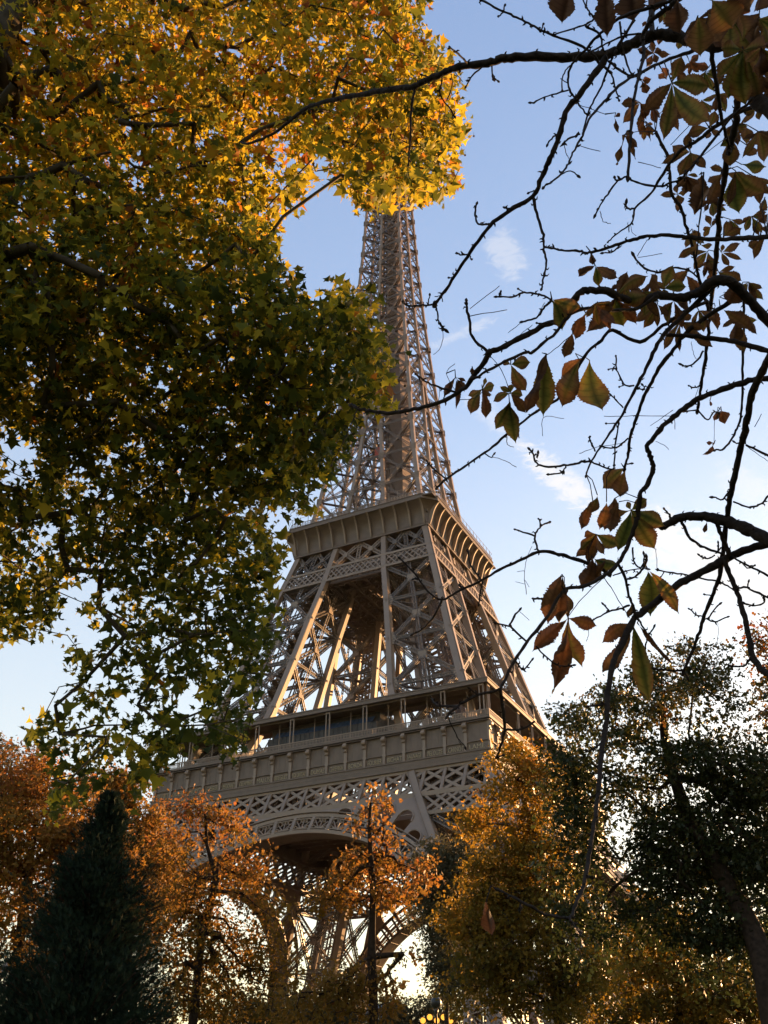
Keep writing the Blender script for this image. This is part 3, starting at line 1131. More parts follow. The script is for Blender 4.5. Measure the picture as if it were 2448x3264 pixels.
# ---------------------------------------------------------------- the big plane tree on the left, close by
def inside(poly, x, y):
    x, y = np.asarray(x, float), np.asarray(y, float)
    r = np.zeros(x.shape, bool)
    n = len(poly)
    for i in range(n):
        x0, y0 = poly[i]
        x1, y1 = poly[(i + 1) % n]
        c = ((y0 > y) != (y1 > y)) & (x < (x1 - x0) * (y - y0) / (y1 - y0 + 1e-9) + x0)
        r ^= c
    return r


CROWN = [(-500, -420), (1420, -420), (1390, -20), (1350, 40), (1362, 90), (1415, 140), (1462, 170), (1485, 230), (1478, 300), (1510, 392), (1478, 450),
         (1486, 520), (1466, 570), (1436, 632), (1370, 628), (1330, 672), (1290, 642), (1215, 684), (1170, 664), (1128, 684), (1112, 640), (1100, 590),
         (1048, 548), (1028, 585), (975, 625), (950, 668), (893, 712), (872, 765), (895, 812), (937, 852), (958, 905), (990, 950), (1022, 988), (1034, 905),
         (1032, 850), (1058, 842), (1085, 890), (1150, 915), (1210, 960), (1248, 1000), (1262, 1060), (1272, 1130), (1252, 1200), (1256, 1280), (1215, 1288),
         (1190, 1308), (1150, 1350), (1130, 1435), (1060, 1475), (1030, 1525), (1000, 1590), (978, 1685), (950, 1645), (930, 1598), (882, 1640), (890, 1720),
         (935, 1760), (912, 1858), (862, 1870), (912, 1960), (888, 2025), (832, 2070), (818, 2200), (828, 2260), (788, 2370), (758, 2435), (700, 2340),
         (640, 2365), (545, 2430), (478, 2535), (432, 2535), (402, 2480), (420, 2430), (382, 2400), (370, 2460), (300, 2512), (232, 2565), (202, 2640),
         (145, 2615), (132, 2580), (180, 2500), (122, 2440), (142, 2380), (32, 2310), (22, 2250), (82, 2140), (62, 2060), (-60, 2080), (-500, 2080)]
GAPS = [[(-10, 1400), (45, 1392), (120, 1435), (140, 1475), (70, 1462), (10, 1478)], [(258, 1830), (318, 1840), (318, 1900), (262, 1930)],
        [(330, 1900), (372, 1905), (362, 1985), (335, 1975)], [(60, 2060), (190, 2030), (220, 2090), (190, 2200), (90, 2230), (40, 2200)],
        [(300, 2130), (345, 2120), (352, 2165), (310, 2190)], [(368, 2200), (405, 2210), (402, 2330), (372, 2380)], [(180, 1890), (235, 1860), (240, 1990), (195, 2010)],
        [(262, 1960), (300, 1960), (320, 2040), (270, 2060)], [(880, 415), (925, 420), (918, 500), (890, 508)], [(1000, 470), (1052, 480), (1060, 545), (1000, 545)],
        [(560, 2215), (640, 2180), (650, 2230), (600, 2290)]]
THIN = [(60, 2140, 170, .35), (250, 2080, 150, .5), (240, 2330, 200, .55), (330, 1880, 120, .6), (470, 830, 50, .5), (160, 760, 60, .55), (330, 1480, 90, .55), (900, 500, 70, .4),
        (600, 770, 60, .6), (500, 1150, 70, .6), (690, 1110, 60, .55), (560, 2050, 120, .6), (650, 2200, 130, .55), (830, 1650, 90, .6), (60, 1430, 110, .5), (700, 1790, 80, .7), (380, 2200, 140, .55), (120, 1700, 120, .6)]


def crown_ok(P, tol=0):
    x, y = project(P)
    ok = inside(CROWN, x, y)
    for gp in GAPS:
        ok &= ~inside(gp, x, y)
    return ok


# sprays: short drooping twigs, each with a dozen or so leaves
NSPRAY = 7600
cand = np.column_stack([rng.uniform(-480, 1520, 60000), rng.uniform(-400, 2660, 60000)])
cx_, cy_ = cand[:, 0], cand[:, 1]
okc = inside(CROWN, cx_, cy_)
for gp in GAPS:
    okc &= ~inside(gp, cx_, cy_)
nin = sum(inside(CROWN, cx_ + ex, cy_ + ey).astype(int) for ex, ey in ((45, 0), (-45, 0), (0, 45), (0, -45)))
keep = np.array([.3, .4, .5, .62, 1])[nin]
keep *= np.where(cy_ > 1250, np.maximum(.72, 1 - (cy_ - 1250) / 1600), 1)
for gx, gy, gr, k in THIN:
    keep *= np.where((cx_ - gx) ** 2 + (cy_ - gy) ** 2 < gr * gr, k, 1)
keep *= np.where((cx_ < -60) | (cy_ < -60), .45, 1)
cand = cand[okc & (rng.random(len(cand)) < keep)][:NSPRAY]
sp = []
for px, py in cand:
    u = rng.random()
    ry_ = ray(px, py)
    ch = math.hypot(ry_[0], ry_[1])
    # a tall curtain of foliage, nearer on the right, hanging farther off low down
    near = (11.2 - 2.4 * np.clip((px + 100) / 1400, 0, 1)) * (1 + .32 * np.clip((py - 900) / 900, 0, 1)) / ch
    sp.append((px, py, near + 2.7 * u ** 0.9 / ch))
sp = np.array(sp)
SPC = np.array([at(*s) for s in sp])
nl = rng.integers(6, 13, len(SPC))
own = np.repeat(np.arange(len(SPC)), nl)
N = len(own)
hang = unit(rng.normal(0, .55, (len(SPC), 3)) + np.array([0, 0, -.75]))
f = rng.random(N)
LP = SPC[own] + hang[own] * (f * .62)[:, None] + rng.normal(0, .10, (N, 3))
jit = rng.normal(0, 20, (len(SPC), 2))
lx, ly = project(LP)
ok = inside(CROWN, lx + jit[own, 0], ly + jit[own, 1])
for gp in GAPS:
    ok &= ~inside(gp, lx + jit[own, 0] * .5, ly + jit[own, 1] * .5)
LP, own = LP[ok], own[ok]
N = len(LP)
tipd = unit(rng.normal(0, .75, (N, 3)) + np.array([0, 0, -.55]))
upd = unit(rng.normal(0, .8, (N, 3)) + np.array([0, 0, .6]))
size = np.clip(rng.gamma(10, .128 / 10, N), .045, .25)
# greener low and inside the crown, yellow to rust at the ends of the upper sprays
sprayt = rng.normal(0, .16, len(SPC))
height = np.clip((LP[:, 2] - 8.0) / 9.0, 0, 1)
tint = np.clip((.13 + .42 * height) + sprayt[own] + rng.normal(0, .10, N) + (rng.random(N) < .05) * .35, 0, 1)
STAR_V = np.array([0, .0, .05, .0, .05, .0, .06, .0, .05, .0, .05, .0, -.03])
M['plane_leaf'] = leaf_material('plane_leaf', [(0.0, (.038, .055, .012)), (.28, (.11, .12, .016)), (.5, (.33, .275, .02)), (.72, (.47, .33, .026)), (.86, (.42, .165, .02)), (1.0, (.20, .065, .02))], .5, .6, .12)
BX, BY = at(-900, 1500, 13)[:2]
plane = thing('plane_tree', 'large plane tree on the left with yellow and green star shaped leaves', 'tree', (BX, BY, 0))
pinv = np.array([BX, BY, 0])
leaf_cloud('foliage', STAR, STAR_F, LP - pinv, tipd, upd, size, tint, M['plane_leaf'], plane, STAR_V, .42, .22)
trunk = [(BX, BY, 0), (BX + .1, BY, 2.5), (BX + .2, BY + .1, 5), (BX + .1, BY + .3, 8), (BX + .3, BY + .4, 11), (BX + .4, BY + .6, 14), (BX + .5, BY + .9, 17), (BX + .8, BY + 1.2, 20)]
tg = SPC[rng.permutation(len(SPC))[:1700]]
A, par, cnt, tips, nt0 = grow(trunk, tg, .7, .14)
rad = np.clip(.0058 * cnt ** .5, .005, .42)
rad[:nt0] = np.maximum(rad[:nt0], np.linspace(.42, .22, nt0))
vis = np.arange(len(A))
skeleton_mesh('trunk', A, par, rad, range(nt0), M['pbark'], plane, 10).location = tuple(-pinv)
skeleton_mesh('limbs', A, par, rad, range(nt0, len(A)), M['pbark'], plane, 5).location = tuple(-pinv)
# hanging seed balls
sb_ = MB()
sb_.lathe([(.0, -.016), (.011, -.012), (.016, 0), (.011, .012), (0, .016)], sides=8)
sb_.bar((0, 0, .015), (.005, 0, .10), .003, .003, NF)
vis_i = np.where((sp[:, 0] > 20) & (sp[:, 0] < 1480) & (sp[:, 1] > 20))[0]
near_i = vis_i[np.argsort(sp[vis_i, 2] + rng.normal(0, 2, len(vis_i)))[:90]]
b0 = None
for k in near_i:
    p = SPC[k] + hang[k] * .5 + rng.normal(0, .08, 3) - pinv
    if b0 is None:
        b0 = sb_.build('seed_ball', M['ball'], plane, True)
        o = b0
    else:
        o = b0.copy()
        COL.objects.link(o)
        o.parent = plane
    o.location = tuple(p)
    s_ = rng.uniform(.9, 1.35)
    o.scale = (s_, s_, s_)
# ---------------------------------------------------------------- trees of the park, farther off
M['orange_leaf'] = leaf_material('orange_leaf', [(0, (.10, .072, .014)), (.35, (.20, .115, .020)), (.6, (.25, .118, .026)), (.82, (.24, .085, .030)), (1, (.16, .050, .022))], .5, .6, .12)
M['gold_leaf'] = leaf_material('gold_leaf', [(0, (.045, .05, .012)), (.3, (.135, .10, .016)), (.6, (.26, .155, .018)), (.85, (.30, .145, .02)), (1, (.22, .08, .02))], .55, .55, .15)
M['green_leaf'] = leaf_material('green_leaf', [(0, (0.017, 0.026, 0.009)), (.4, (0.034, 0.045, 0.013)), (.65, (0.083, 0.068, 0.017)), (.85, (0.195, 0.090, 0.019)), (1, (0.225, 0.068, 0.022))], .4, .5, .25)
M['grey_leaf'] = leaf_material('grey_leaf', [(0, (0.042, 0.045, 0.027)), (.5, (0.078, 0.072, 0.039)), (1, (0.144, 0.102, 0.036))], .45, .6, .15)


def tree(name, label, base, blobs, mat, n_leaves, size, lean=None, n_targets=320, spread=.42, tint0=.5, tint_h=.25, trunk_r=.22, bark='bark', tmpl=CLUMP, faces=CLUMP_F, extra=None, limb_k=.0078, group=None):
    """base: (px, py, dist) somewhere on the trunk line. blobs: (px, py, rx, ry, dist) in photograph pixels and metres."""
    B = at(*base)
    base_w = np.array([B[0], B[1], 0.0])
    if lean is not None:
        base_w[:2] = at(*lean)[:2]
    cen, rr, wt = [], [], []
    for px, py, rx, ry, d in blobs:
        cen.append(at(px, py, d))
        a, b = rx / FPX * d, ry / FPX * d
        rr.append((a, (a * .6 + b * .4), b * 1.08))
        wt.append(a * a * b)
    cen, rr, wt = np.array(cen), np.array(rr), np.array(wt)
    wt = wt ** .75
    k = rng.choice(len(cen), n_targets, p=wt / wt.sum())
    v = unit(rng.normal(0, 1, (n_targets, 3))) * (rng.random((n_targets, 1)) ** (1 / 2.4))
    right = np.array([math.cos(YAW), -math.sin(YAW), 0])
    fwd = np.array([math.sin(YAW), math.cos(YAW), 0])
    tg = cen[k] + v[:, :1] * rr[k, :1] * right + v[:, 1:2] * rr[k, 1:2] * fwd + v[:, 2:3] * rr[k, 2:3] * np.array([0, 0, 1.0])
    tg[:, 2] = np.maximum(tg[:, 2], 1.2)
    mid = np.average(cen, axis=0, weights=wt)
    if extra is None:
        z1 = mid[2]
        m = np.array([mid[0], mid[1], 0])
        path = [base_w + np.array([0, 0, z]) + (m - base_w) * (z / z1) ** 1.5 * .85 + rng.normal(0, .06, 3) * (z > 0) for z in np.linspace(0, z1 * 1.05, 9)]
        path[0][2] = 0
    else:
        path = [np.array([*base_w[:2], 0.0])] + [at(*e) for e in extra]
    root = thing(name, label, 'tree', tuple(base_w), group)
    A, par, cnt, tips, nt0 = grow(path, tg, .55, .2)
    rad = np.clip(limb_k * cnt ** .53, .006, trunk_r)
    rad[:nt0] = np.maximum(rad[:nt0], np.linspace(trunk_r, trunk_r * .3, nt0))
    o1 = skeleton_mesh('trunk', A, par, rad, range(nt0), M[bark], root, 9)
    o2 = skeleton_mesh('limbs', A, par, rad, range(nt0, len(A)), M[bark], root, 5)
    o1.location = o2.location = tuple(-base_w)
    if n_leaves:
        per = rng.dirichlet(np.full(n_targets, 2.2))
        cnt_l = np.maximum(1, (per * n_leaves).astype(int))
        own = np.repeat(np.arange(n_targets), cnt_l)
        nn = len(own)
        off = rng.normal(0, 1, (nn, 3)) * spread * np.array([1, 1, .7])
        P = tg[own] + off
        P[:, 2] = np.maximum(P[:, 2], .3)
        tip = unit(unit(off) * .7 + rng.normal(0, .6, (nn, 3)) + np.array([0, 0, -.25]))
        up = unit(rng.normal(0, .9, (nn, 3)) + np.array([0, 0, .6]))
        sz = np.clip(rng.gamma(9, size / 9, nn), size * .35, size * 2.2)
        zt = (P[:, 2] - P[:, 2].min()) / (np.ptp(P[:, 2]) + 1e-6)
        tt = rng.normal(0, .10, n_targets)
        tint = np.clip(tint0 + tint_h * (zt - .5) + tt[own] + rng.normal(0, .09, nn), 0, 1)
        leaf_cloud('foliage', tmpl, faces, P - base_w, tip, up, sz, tint, M[mat], root, None, .3, .25)
    return root


AUT = 'autumn trees of the park round the tower'
tree('autumn_tree', 'orange leaved tree at the left edge behind the dark conifer', (85, 3000, 42),
     [(60, 2600, 180, 200, 42), (190, 2640, 180, 190, 41), (40, 2880, 180, 180, 41), (250, 2800, 160, 150, 40), (-60, 2720, 160, 250, 42), (110, 2470, 110, 110, 42), (150, 2980, 120, 90, 41), (330, 2720, 90, 130, 42)],
     'orange_leaf', 31824, 0.143, None, 438, 0.30, .46, .32, .2, group=AUT)
tree('autumn_tree', 'golden orange tree whose crown shows to the right of the conifer tip', (400, 3264, 50),
     [(430, 2600, 110, 110, 50), (470, 2700, 110, 100, 50), (510, 2760, 80, 60, 50), (400, 2520, 90, 70, 50), (470, 2850, 110, 90, 50), (340, 2560, 110, 100, 51), (540, 2690, 40, 40, 50)],
     'orange_leaf', 15000, 0.143, None, 250, 0.27, .38, .2, .18, group=AUT)
tree('autumn_tree', 'open crowned tree with rusty top and golden lower leaves right of the conifer', (605, 3264, 36),
     [(660, 2620, 90, 80, 36), (610, 2560, 50, 50, 36), (740, 2630, 55, 45, 36), (700, 2840, 150, 100, 36), (840, 2890, 95, 80, 36), (800, 2750, 75, 45, 36), (560, 2900, 110, 110, 36), (750, 3000, 190, 120, 36), (620, 3100, 170, 120, 36), (850, 3130, 120, 110, 36), (720, 3210, 260, 80, 36), (520, 2990, 60, 130, 36), (560, 2690, 70, 60, 36)],
     'orange_leaf', 15000, 0.119, None, 438, 0.26, .38, .55, .15, extra=[(622, 3200, 35.5), (642, 2988, 36), (672, 2880, 36), (690, 2800, 36), (660, 2690, 36), (655, 2600, 36)], group=AUT)
tree('autumn_tree', 'slender tree with an orange top and a dark forked trunk before the arch', (1200, 3264, 30),
     [(1185, 2560, 60, 85, 30), (1165, 2660, 65, 60, 30), (1225, 2690, 50, 60, 30), (1130, 2750, 45, 30, 30), (1235, 2760, 50, 50, 30), (1330, 2790, 60, 40, 30), (1270, 2850, 120, 50, 30), (1080, 2850, 90, 60, 30), (1110, 3120, 120, 60, 30), (1250, 3130, 90, 80, 30), (1110, 3210, 130, 60, 30), (1000, 3220, 110, 60, 30), (1380, 2720, 30, 60, 30)],
     'orange_leaf', 5263, 0.114, None, 198, 0.17, .45, .3, .13, extra=[(1192, 3235, 30), (1190, 3150, 30), (1185, 3050, 30), (1188, 2950, 30), (1190, 2850, 30), (1183, 2740, 30), (1178, 2640, 30), (1182, 2560, 30)], limb_k=.008, group=AUT)
tree('autumn_tree', 'broad golden tree with a dark straight trunk to the right of the arch', (1780, 3264, 44),
     [(1640, 2480, 110, 90, 44), (1560, 2600, 110, 70, 44), (1720, 2560, 130, 130, 44), (1500, 2640, 60, 50, 44), (1620, 2740, 150, 100, 44), (1760, 2780, 150, 150, 44), (1560, 2880, 150, 110, 44), (1700, 2960, 190, 120, 44), (1560, 3010, 120, 100, 43), (1640, 3130, 220, 110, 43), (1850, 3080, 140, 130, 44), (1570, 3160, 90, 90, 44), (1650, 2430, 80, 60, 44)],
     'gold_leaf', 39168, 0.143, None, 584, 0.30, .5, .4, .26, extra=[(1778, 3180, 44), (1783, 3050, 44), (1786, 2950, 44), (1770, 2850, 44), (1735, 2740, 44), (1700, 2640, 44), (1665, 2540, 44)], group=AUT)
tree('park_tree', 'dull grey green tree half hidden between the arch and the golden tree', (1420, 3264, 75),
     [(1420, 2760, 110, 90, 75), (1370, 2850, 100, 100, 75), (1470, 2920, 110, 120, 75), (1420, 3050, 70, 110, 75), (1450, 3120, 90, 60, 75), (1500, 2750, 80, 80, 75)],
     'grey_leaf', 26928, 0.190, None, 313, 0.40, .45, .1, .25, group=AUT)
tree('park_tree', 'tall spreading green tree with rusty top and thick leaning trunk at the right', (2440, 3200, 27.0),
     [(2130, 2130, 130, 65, 29.1), (2260, 2130, 90, 60, 29.1), (1990, 2190, 110, 70, 29.1), (1870, 2290, 110, 60, 29.1), (2080, 2260, 190, 90, 28.0), (2290, 2220, 80, 70, 28.0), (1990, 2400, 220, 110, 28.0), (2220, 2440, 190, 110, 28.0), (1820, 2450, 110, 130, 28.0), (2370, 2420, 140, 130, 28.0), (1820, 2620, 120, 140, 28.0), (2000, 2620, 200, 130, 28.0), (2250, 2620, 190, 120, 28.0), (2420, 2640, 130, 160, 28.0), (1850, 2800, 130, 120, 28.0), (2060, 2760, 170, 90, 28.0), (2120, 2930, 150, 70, 28.0), (1880, 2960, 110, 90, 28.0), (2330, 3050, 110, 110, 28.0), (2550, 2500, 150, 250, 28.0), (2230, 3000, 120, 60, 28.0), (2410, 2870, 90, 110, 28.0), (2310, 2960, 110, 80, 28.0), (2460, 3020, 90, 110, 29.1), (2440, 2760, 100, 90, 29.1), (2380, 2900, 110, 120, 30.0), (2300, 2790, 120, 90, 30.0), (2440, 2690, 100, 140, 30.0), (2180, 2820, 120, 70, 29.1), (2150, 2700, 150, 90, 29.1)],
     'green_leaf', 48960, .109, None, 668, .24, .34, .5, .34, extra=[(2452, 3160, 27.0), (2432, 3060, 27.2), (2400, 2970, 27.6), (2350, 2870, 27.8), (2300, 2790, 28.0), (2245, 2700, 28.0), (2190, 2600, 28.0), (2150, 2480, 28.2), (2120, 2360, 28.6), (2110, 2250, 29.1)], limb_k=.0075, group=AUT)
tree('park_tree', 'tree with rusty green leaves cut off by the right edge', (2680, 3264, 33),
     [(2470, 2080, 90, 80, 33), (2540, 2230, 120, 130, 33), (2650, 2060, 160, 160, 33), (2660, 2400, 200, 260, 33), (2600, 2700, 200, 200, 33), (2440, 2230, 50, 40, 33)],
     'green_leaf', 17136, 0.124, None, 250, 0.26, .62, .4, .3, group=AUT)
tree('autumn_tree', 'low golden brown tree at the bottom right under the leaning trunk', (2150, 3264, 55),
     [(2050, 3010, 150, 90, 55), (2200, 3060, 160, 100, 55), (2350, 3180, 160, 90, 54), (2050, 3170, 190, 110, 55), (1920, 3180, 120, 90, 55), (2250, 3200, 170, 90, 55), (2100, 2920, 90, 60, 56), (2460, 3120, 90, 110, 55)],
     'gold_leaf', 24480, 0.180, None, 313, 0.36, .42, .3, .2, group=AUT)
tree('park_tree', 'pale green tree with bare twigs at the far left behind the orange tree', (-40, 3264, 68),
     [(20, 2500, 100, 90, 68), (-60, 2560, 120, 140, 68), (60, 2600, 90, 120, 68), (10, 2420, 80, 50, 68)],
     'grey_leaf', 6732, 0.190, None, 208, 0.36, .4, .1, .2, group=AUT)

for k_, (px_, w_, h_) in enumerate(((1090, 75, 55), (905, 80, 60), (1010, 60, 40), (1270, 60, 45), (760, 90, 60), (1405, 75, 75))):
    tree('park_tree', ['hazy far tree under the arch to the left of the pale building', 'hazy far tree behind the open crowned tree', 'small hazy far tree under the middle of the arch', 'hazy far tree seen beside the dark forked trunk', 'hazy far tree at the bottom near the conifer', 'dark far tree right behind the lit floodlights'][k_], (px_, 3290, 135),
         [(px_, 3235, w_, h_, 135), (px_ - w_ * .6, 3262, w_ * .6, h_ * .7, 135), (px_ + w_ * .6, 3258, w_ * .6, h_ * .7, 135)], 'grey_leaf', 5000, .3, None, 110, .5, .5, .1, .3, group='far trees beyond the tower')

# ---- the dark conifer
def conifer(name, label, base, apex, halfw, n_br, n_spray):
    b = at(*base)
    base_w = np.array([b[0], b[1], 0.0])
    top = at(*apex)
    H = top[2]
    root = thing(name, label, 'tree', tuple(base_w))
    t = MB()
    t.tube([(0, 0, 0), (.02, 0, H * .5), (top[0] - base_w[0], top[1] - base_w[1], H * .98)], [.17, .1, .015], 8)
    t.build('trunk', M['bark'], root)
    P, D = [], []
    lm = MB()
    for i in range(n_br):
        z = H * (.03 + .96 * rng.random() ** 1.25)
        f = 1 - z / H
        Rm = max(.03, halfw * f ** .74 * rng.uniform(.55, 1.08) * (1 + .13 * math.sin(z * 2.4 + 1)) - .2)
        a = rng.uniform(0, 2 * math.pi)
        c = np.array([(top[0] - base_w[0]) * z / H, (top[1] - base_w[1]) * z / H, z])
        dr = np.array([math.cos(a), math.sin(a), 0])
        tip = c + dr * Rm + np.array([0, 0, Rm * .42 + .15])
        lm.bar(c, tip, .025, .025, (0.3, 0.1, 1))
        m = int(n_spray * (0.35 + Rm / halfw) / n_br) + 2
        s = rng.random(m) ** .6
        q = c + (tip - c) * s[:, None] + np.array([0, 0, 1.0]) * (s * s * .25)[:, None] + rng.normal(0, .13, (m, 3)) * (0.5 + s[:, None]) * min(1, .25 + 2.2 * f)
        P.append(q)
        D.append(unit(dr * .8 + np.array([0, 0, .75]) + rng.normal(0, .4, (m, 3))))
    P, D = np.vstack(P), np.vstack(D)
    P[:, 2] = np.clip(P[:, 2], .1, H + .1)
    lm.build('limbs', M['bark'], root)
    tm = [(0, 0, 0)]
    fc = []
    for k, (al, an, l) in enumerate(((0, -.55, .62), (0, -.28, .85), (0, 0, 1), (0, .28, .85), (0, .55, .62))):
        j = len(tm)
        x, y = l * math.cos(an), l * math.sin(an)
        tm += [(x * .55 + .04, y * .55 + .035, .02 * k), (x, y, .03), (x * .55 + .04, y * .55 - .035, .0)]
        fc.append((0, j, j + 1, j + 2))
    n = len(P)
    leaf_cloud('foliage', tm, fc, P, D, unit(rng.normal(0, 1, (n, 3))), np.clip(rng.normal(.16, .045, n), .06, .28), np.clip(rng.normal(.45, .2, n), 0, 1), M['conifer'], root, None, .15)
    return root


M['conifer'] = leaf_material('conifer_spray', [(0, (.009, .018, .013)), (.6, (.020, .036, .024)), (1, (.036, .05, .028))], .12, .8, .05)
conifer('conifer', 'dark blue green conifer standing at the lower left before the orange trees', (235, 3264, 25), (352, 2552, 26), 3.1, 700, 90000)


def W(x, y, z):
    """Photograph pixel and distance of a world point."""
    px, py = project((x, y, z))
    return float(px), float(py), float(np.linalg.norm(np.array([x, y, z]) - CAM))


def wblob(x, y, z, r, rz):
    px, py, d = W(x, y, z)
    return (px, py, r / d * FPX, rz / d * FPX, d)


# unseen tree added at the right to keep low sun off the chestnut
tree('park_tree', 'unseen leafy green tree added to the right of the viewer to shade the chestnut', W(94.2, -152.7, 4),
     [wblob(93.5, -152.7, 5.2, 3.3, 2.6), wblob(94.5, -151, 7.4, 3.0, 2.2), wblob(92.3, -152.5, 7.4, 2.4, 1.9), wblob(97, -152, 5.2, 2.8, 2.4), wblob(92, -153.2, 3.6, 2.4, 1.8), wblob(95.5, -152, 3.4, 2.6, 1.8)],
     'green_leaf', 11520, 0.250, None, 187, .4, .4, .3, .25)
# ---------------------------------------------------------------- the chestnut overhead: bare dark boughs and withered leaves
def dfield(x, y):
    """Distance of the bough layer from the photographer, rolling gently across the view."""
    return 3.75 + .45 * math.sin(x / 330 + .6) + .4 * math.sin(y / 410 + x / 900 + 1.1) - .25 * (x - 1700) / 700


# (points in photograph pixels, width at start, width at end, distance offset at start, at end)
BOUGHS = [
 ([(771,451),(797,457),(870,428),(952,365),(981,343),(1070,317),(1158,299),(1250,286),(1322,273),(1369,253),(1424,228),(1467,213),(1557,201),(1612,188),(1677,181),(1774,183),(1884,181),(1938,174),(1993,152),(2051,125),(2101,110),(2155,116),(2210,128),(2282,148),(2354,137),(2448,203),(2560,270)],7,40,.6,0),
 ([(1938,181),(1891,246),(1848,307),(1814,347),(1785,434),(1756,506),(1735,550),(1702,626),(1626,673),(1565,720),(1503,803),(1453,879),(1405,948),(1389,971)],19,9,0,.5),
 ([(2560,750),(2448,756),(2354,762),(2264,763),(2192,756),(2119,751),(2065,753),(2011,767),(1956,785),(1902,801),(1870,807),(1850,800),(1792,798),(1756,790),(1744,790)],17,6,-.5,.3),
 ([(2400,140),(2372,240),(2354,325),(2347,398),(2329,470),(2315,543),(2307,600),(2293,680),(2293,731),(2287,803),(2278,894),(2268,977),(2264,1020),(2257,1092),(2246,1177),(2235,1249),(2226,1307)],22,8,.3,.9),
 ([(2268,160),(2282,246),(2293,307),(2300,362),(2318,434),(2330,480)],14,9,.1,.3),
 ([(2054,123),(2054,181),(2043,235),(2022,325),(2014,416),(2003,564)],10,8,0,-.5),
 ([(2460,320),(2354,362),(2282,405),(2231,445),(2166,488),(2117,554),(2079,615),(2029,662),(2022,695),(2011,716),(1964,749),(1942,771)],14,4,.1,.7),
 ([(2225,140),(2213,163),(2119,195),(2051,231),(2011,250),(1967,282),(1931,322),(1881,380),(1859,434),(1829,488),(1811,528),(1782,564),(1738,595)],10,5,0,-.5),
 ([(2092,420),(2112,459),(2134,506),(2137,550),(2145,622),(2173,662),(2192,731),(2210,785),(2228,875),(2249,948),(2260,984)],9,9,.8,.5),
 ([(2560,1120),(2448,1020),(2390,955),(2336,904),(2282,897),(2228,933),(2173,951),(2101,941),(2029,966),(1938,930),(1884,926),(1848,937),(1793,1020),(1749,1031),(1684,1067),(1612,1103),(1561,1125),(1554,1140),(1503,1213),(1453,1260),(1395,1285),(1322,1305),(1250,1316),(1195,1312),(1145,1303),(1129,1293)],32,10,0,.4),
 ([(2101,941),(2029,985),(1960,990),(1860,985),(1807,1016),(1778,1056),(1702,1121),(1673,1126),(1586,1166),(1518,1205)],11,9,0,.1),
 ([(2260,960),(2188,991),(2116,1040),(2040,1090),(1956,1053),(1920,1085),(1862,1140),(1793,1260),(1713,1310),(1612,1390),(1561,1433),(1481,1488),(1424,1527),(1395,1556)],12,7,.2,.7),
 ([(2290,900),(2188,1000),(2126,1060),(2098,1101),(2061,1177),(2022,1253),(1982,1328),(1938,1394),(1888,1470),(1870,1513)],16,5,.1,-.4),
 ([(2330,960),(2202,1050),(2159,1104),(2112,1162),(2072,1231),(2047,1285),(2029,1339),(2011,1394),(2004,1448),(1993,1491)],16,8,.2,.2),
 ([(2126,1068),(2210,1072),(2300,1083),(2372,1097),(2448,1119),(2570,1150)],12,18,.1,-.2),
 ([(2570,1205),(2448,1209),(2390,1216),(2318,1238),(2246,1263),(2192,1296),(2137,1339),(2101,1376),(2065,1423),(2076,1459),(2083,1495),(2065,1549),(2043,1574),(2036,1640),(2029,1665),(2007,1730),(1985,1774),(1964,1806),(1924,1839),(1860,1870),(1800,1882),(1750,1960),(1684,2045),(1630,2124),(1594,2195),(1522,2215),(1459,2252),(1429,2282)],19,8,0,-.4),
 ([(1950,1836),(1900,1806),(1818,1777),(1774,1765),(1720,1757),(1666,1784),(1604,1810),(1539,1850),(1467,1882),(1411,1911),(1366,1886),(1326,1831),(1279,1781)],13,5,0,.5),
 ([(2560,1775),(2448,1719),(2390,1690),(2336,1669),(2282,1654),(2224,1645),(2173,1651),(2137,1665),(2108,1683)],46,22,-.3,-.1),
 ([(2286,1665),(2304,1719),(2322,1759),(2318,1803),(2347,1878),(2369,1944),(2383,1998),(2401,2092),(2448,2153),(2540,2240)],13,20,-.2,-.1),
 ([(2560,900),(2480,1060),(2448,1158),(2412,1224),(2390,1303),(2372,1394),(2347,1502),(2329,1592),(2318,1650),(2315,1672),(2307,1763),(2296,1835),(2278,1889),(2253,1947),(2231,2016),(2210,2074),(2181,2139)],26,9,-.6,.2),
 ([(2560,1695),(2448,1734),(2354,1763),(2282,1803),(2210,1839),(2148,1875),(2051,1951),(2022,1976),(1967,2088),(1956,2118),(1939,2210),(1935,2295),(1922,2379),(1912,2484),(1901,2589),(1887,2682),(1866,2803),(1836,2884),(1814,2925),(1740,2914),(1681,2884),(1593,2840)],27,7,-.1,-.5),
 ([(2374,960),(2372,1050),(2369,1158),(2369,1253),(2362,1332),(2343,1386),(2311,1430),(2282,1435)],8,6,.3,.6),
 ([(2137,22),(2079,69),(2054,108),(2051,125)],13,12,-.3,0), ([(2079,-20),(2079,50),(2079,110)],17,16,.2,0), ([(2200,-30),(2137,22)],15,13,-.4,-.3),
 ([(2420,120),(2405,290),(2448,345),(2560,420)],36,44,-.1,-.3),
]
